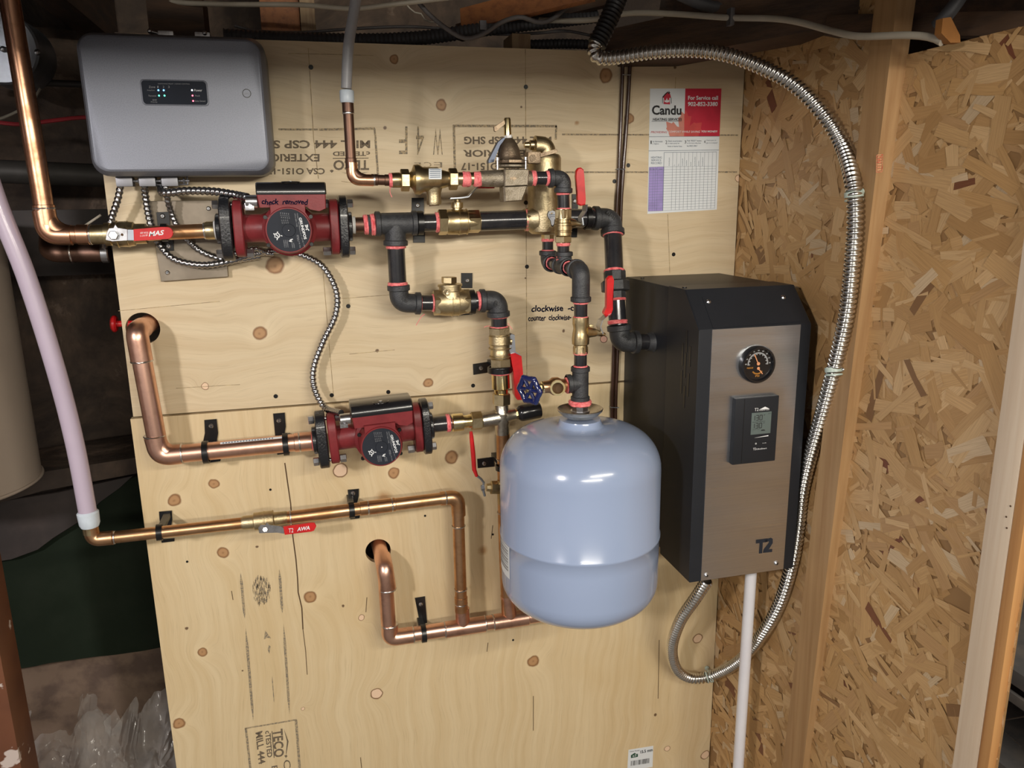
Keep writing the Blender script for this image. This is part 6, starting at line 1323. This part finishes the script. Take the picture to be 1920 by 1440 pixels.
text(mb, 'T2', dq(.44, .205), Vector((W_ * .09, 0, 0)), Vector((0, 0, H_ * .045))); mb.poly([dq(.54, .19), dq(.68, .15), dq(.78, .185), dq(.78, .19)]); text(mb, 'THERMO 2000', dq(.54, .208), Vector((W_ * .24, 0, 0)), Vector((0, 0, H_ * .012)))
mb.poly([dq(.46, .612), dq(.80, .590), dq(.80, .605)]); text(mb, '0', dq(.50, .715), Vector((W_ * .035, 0, 0)), Vector((0, 0, H_ * .025))); text(mb, 'mode', dq(.67, .71), Vector((W_ * .09, 0, 0)), Vector((0, 0, H_ * .013)))
text(mb, 'T2', dq(.46, .80), Vector((W_ * .07, 0, 0)), Vector((0, 0, H_ * .035))); text(mb, 'UltraSmart', dq(.54, .80), Vector((W_ * .24, 0, 0)), Vector((0, 0, H_ * .024)))
part(th_, 'display_lettering', mb, M['whiteink'], smooth=False)
part(th_, 'hinge_line', MB().box2((tl.x + W_ * .20, yd - .0003, br.z + .002), (tl.x + W_ * .208, yd, tl.z - .002)), M['bracket'])

# ------------------------------------------------------------------ left side background
t = thing('metal_cylinder', 'beige metal cylinder with a rim at its base, cut off by the left edge', 'tank', (-.3, .1, .8))
zb2 = L(40, 905, .1).z; rr = .16; xr2 = L(38, 690, .1).x; cxx = xr2 - rr
mb = MB(); mb.lathe(Vector((cxx, .1, zb2)), Vector((cxx, .1, 1.62)), [(0, rr - .004), (.004, rr), (.985, rr), (1, rr * .9)], 64); part(t, 'shell', mb, M['beige'])
part(t, 'base_rim', MB().torus(Vector((cxx, .1, zb2 + .006)), Vector((0, 0, 1)), rr + .001, .003, 64), M['beige'])
part(t, 'hanger_rod', MB().cyl(Vector((cxx, .1, 1.6)), Vector((cxx, .1, 2.3)), .008), M['duct'])
t = thing('duct_cover', 'round bluish metal duct cover with screws in the top left corner', 'cover', L(10, 90, .3))
c = L(-2, 88, .3); R = pr(140, c) * .95; mb = MB(); mb.cyl(c, c + Vector((0, .12, 0)), R, bev=.004, seg=48); part(t, 'disc', mb, M['duct'])
for u, v in ((36, 46), (70, 98), (6, 92)):
    p = L(u, v, .295); part(t, 'screw', MB().sphere(p, .006, 10), M['steel'])
single('grey_duct_pipe', 'dull grey brown pipe running level behind the riser at the left', 'pipe', MB().cyl(L(-80, 318, .30), L(260, 332, .30), pr(42, L(100, 325, .3))), M['darkduct'])
single('upper_dark_pipe', 'thin dull pipe crossing behind the riser above the red wire', 'pipe', MB().cyl(L(-60, 150, .42), L(260, 162, .42), .007), M['darkduct'])
single('red_wire', 'thin red wire hanging behind the copper riser at the left', 'wire', MB().sweep(spline([L(-60, 215, .25), L(-10, 228, .25), L(40, 233, .25), L(100, 226, .25), L(160, 220, .25), L(230, 224, .25)], .02), .004, 8), M['cable_red'])
single('tan_wire', 'thin tan wire poking out diagonally by the left edge of the plywood', 'wire', MB().sweep(spline([L(145, 432, .06), L(170, 416, .06), L(195, 399, .06)], .01), .0022, 8), M['cable_white'])
single('pale_wire', 'thin pale wire crossing behind the copper riser', 'wire', MB().sweep(spline([L(-30, 232, .4), L(20, 215, .4), L(60, 190, .4), L(84, 150, .4)], .02), .003, 8), M['cable_white'])
single('black_timber', 'black old beam running level behind the lower left stub pipe', 'beam', MB().box2((L(-200, 560, .38).x, .38, L(0, 395, .38).z - .14), (-.0, .5, L(0, 395, .38).z)), M['tarp'])
single('old_stone_ledge', 'brown sloping ledge of the old wall above the green tarpaulin', 'ledge', MB().prism([L(-60, 960, .22), L(70, 925, .22), L(300, 880, .22), L(300, 850, .22), L(-60, 905, .22)], (0, .2, 0), .01), M['stone'])
lv = single('valve_knob', 'small red valve knob peeking out left of the plywood edge', 'knob', MB().cyl(L(209, 607, .05), L(220, 607, .05), .016, seg=10, bev=.003).cyl(L(219, 607, .05), L(300, 607, .05), .006), M['red'])
# tarps
def cloth(pts2, Y, bulge, seed, n=26):
    """sheet of corners (tl, tr, br, bl) px at plane Y with folds"""
    tl_, tr_, br_, bl_ = [L(*p, Y) for p in pts2]; rows = []
    for j in range(n + 1):
        row = []
        for i in range(n + 1):
            s_, q = i / n, j / n; p = tl_.lerp(tr_, s_).lerp(bl_.lerp(br_, s_), q)
            p.y += bulge * mnoise.noise(Vector((s_ * 3 + seed, q * 3, seed))) + bulge * .4 * mnoise.noise(Vector((s_ * 9 + seed, q * 8, seed))); row.append(p)
        rows.append(row)
    mb = MB(); mb.loft(rows, False, False, closed=False)
    back = [[p + Vector((0, .004, 0)) for p in r] for r in rows]; mb.loft(back, False, False, closed=False); return mb
single('green_tarpaulin', 'dark green tarpaulin hanging left of the plywood', 'tarpaulin', cloth([(-80, 1000), (330, 870), (330, 1210), (-60, 1268)], .26, .008, 2.1), M['green'], loc=tuple(L(150, 1240, .26)))
single('dark_sheeting', 'brownish black sheet draped over the upper left of the green tarpaulin', 'sheet', MB().prism([L(*p, .235) for p in ((-60, 955), (0, 940), (110, 922), (250, 892), (225, 915), (190, 940), (150, 978), (100, 1010), (70, 1032), (20, 1050), (-60, 1062))], (0, .012, 0), .002), M['tarp'])
single('stone_base', 'rough brown stone footing below the green tarpaulin', 'footing', cloth([(-90, 1260), (340, 1205), (350, 1470), (-90, 1500)], .30, .03, 5.3), pmat('brown_stone', (0.17, 0.115, 0.08), .85, 0, (0.10, 0.065, 0.048), 14, .42, .6, bump=.6, bs=35), loc=tuple(L(150, 1400, .3)))
# plastic film, crumpled
m, nt, b = new_mat('clear_plastic_film'); b.inputs['Base Color'].default_value = (.85, .82, .80, 1); b.inputs['Roughness'].default_value = .10; b.inputs['Alpha'].default_value = .20; b.inputs['Specular IOR Level'].default_value = 1.0
M['film'] = m
def film(cu, cv_, wu, hv, Y, seed, n=72):
    rows = []; C0 = L(cu, cv_, Y); rw = pr(wu, C0); rh = pr(hv, C0)
    for j in range(n + 1):
        row = []
        for i in range(n + 1):
            s_, q = i / n * 2 - 1, j / n * 2 - 1; rr_2 = max(0.0, 1 - (s_ * s_ * .8 + q * q * .8) ) ** .5
            v_ = Vector((s_ * 1.7 + seed, q * 1.5, seed)); r1 = 1 - 2 * abs(mnoise.noise(v_ * 1.6)); r2 = 1 - 2 * abs(mnoise.noise(v_ * 3.7 + Vector((0, 0, 3)))); r3 = 1 - 2 * abs(mnoise.noise(v_ * 8.0))
            w1 = mnoise.noise(v_ * 1.9 + Vector((9, 2, 1))); w2 = mnoise.noise(v_ * 1.9 + Vector((1, 7, 4)))
            row.append(C0 + Vector((rw * (s_ + .22 * w1), -.10 * rr_2 - .030 * r1 - .016 * r2 - .009 * r3, -rh * (q + .25 * w2) * (1 - .0 * s_))))
        rows.append(row)
    return MB().loft(rows, False, False, closed=False)
single('plastic_bag', 'crumpled clear plastic bag on the ground at lower left, beside the painted post', 'bag', film(135, 1460, 200, 290, .14, 1.7), M['film'], loc=tuple(L(140, 1500, .14)))
single('plastic_bag', 'crumpled clear plastic sheet heaped against the foot of the plywood', 'bag', film(270, 1450, 190, 330, .17, 8.2), M['film'], loc=tuple(L(270, 1500, .12)))
# painted post, lower left foreground
xp = L(40, 1440, -.22).x; yf2 = LX(74, 1440, xp).y
single('painted_post', 'brown painted timber post with flaking white spots, lower left corner', 'post', MB().box2((xp - .14, -.22, 0), (xp, yf2, 1.995), .003), M['flaking'])

# ------------------------------------------------------------------ cables along the ceiling
def cable(name, label, pts, r, mat, cat='cable', amp=0, pitch=.008):
    P_ = spline([px3(p) for p in pts], pitch / 4 if amp else .012)
    mb = MB().sweep(P_, r, 12, rf=(lambda k, a: r * (1 + amp * math.cos(PI * k / 2))) if amp else None)
    return single(name, label, cat, mb, M[mat], 'loose cables and hoses overhead', tuple(P_[0]))
cable('electric_cable', 'off white cable running flat across the very top from the left', [(240, -16, .02), (320, 3, .02), (420, 8, .0), (560, 9, -.03), (660, 16, -.05), (740, 8, -.05), (860, -6, -.05)], .0042, 'cable_white')
cable('electric_cable', 'off white cable dropping along the beam top right to the ochre block', [(1000, 38, .05), (1100, 38, -.02), (1180, 25, -.07), (1260, 26, -.12), (1365, 33, -.20), (1450, 35, -.27), (1500, 42, -.32), (1560, 58, -.38), (1610, 68, -.44), (1700, 66, -.52), (1745, 70, -.555), (1768, 80, -.575)], .0052, 'cable_white')
cable('electric_cable', 'grey cable sagging in a loop in front of the orange brace board', [(772, -12, -.02), (800, 22, -.02), (835, 52, -.02), (872, 72, -.02), (905, 64, -.02), (940, 42, -.02), (975, 32, -.02), (1010, 42, -.02), (1035, 36, -.02), (1062, 14, -.02), (1090, -14, -.02)], .0042, 'cable_grey')
cable('electric_cable', 'thin grey cable along the top edge of the plywood', [(440, 48, .06), (480, 58, .06), (560, 61, .06), (660, 54, .06), (760, 50, .06), (830, 54, .06), (930, 64, .06), (1010, 62, .06), (1060, 58, .06), (1115, 68, .06)], .0028, 'cable_grey')
cable('corrugated_hose', 'dark corrugated hose lying just behind the top edge of the plywood', [(420, 68, .05), (560, 74, .05), (700, 76, .05), (800, 70, .05), (900, 56, .05), (1000, 44, .05), (1120, 30, .05)], .0125, 'cable_dark', 'hose', amp=.08)
cable('corrugated_hose', 'black ribbed hose low behind the top right of the plywood', [(990, 84, .06), (1060, 82, .06), (1130, 84, .06), (1200, 80, .06)], .009, 'cable_dark', 'hose', amp=.08)
cable('corrugated_hose', 'dark bluish hose across the beam at the top right', [(1270, -12, -.15), (1310, 6, -.15), (1350, 14, -.15), (1400, 6, -.15), (1450, -14, -.15)], .010, 'cable_dark', 'hose')
cable('corrugated_hose', 'dark hose dropping behind the ochre block at top right', [(1815, -30, -.58), (1790, 10, -.575), (1765, 40, -.565), (1750, 56, -.55)], .0095, 'cable_dark', 'hose')
cable('hanging_wire', 'thin curled wire ends hanging near the middle of the ceiling', [(760, 6, .1), (775, 22, .1), (790, 26, .1), (800, 40, .1), (822, 42, .1), (818, 52, .1)], .0016, 'cable_white')
p = L(905, 48, -.02); single('cable_staple', 'small grey cable staple on the looped grey cable', 'staple', MB().box(p, .006, .006, .008, .001), M['clampzinc'])
p = L(1370, 32, -.205); single('cable_staple', 'small grey cable clip under the ledger beam on the off white cable', 'staple', MB().box(p, .004, .007, .014, .001), M['clampzinc'])
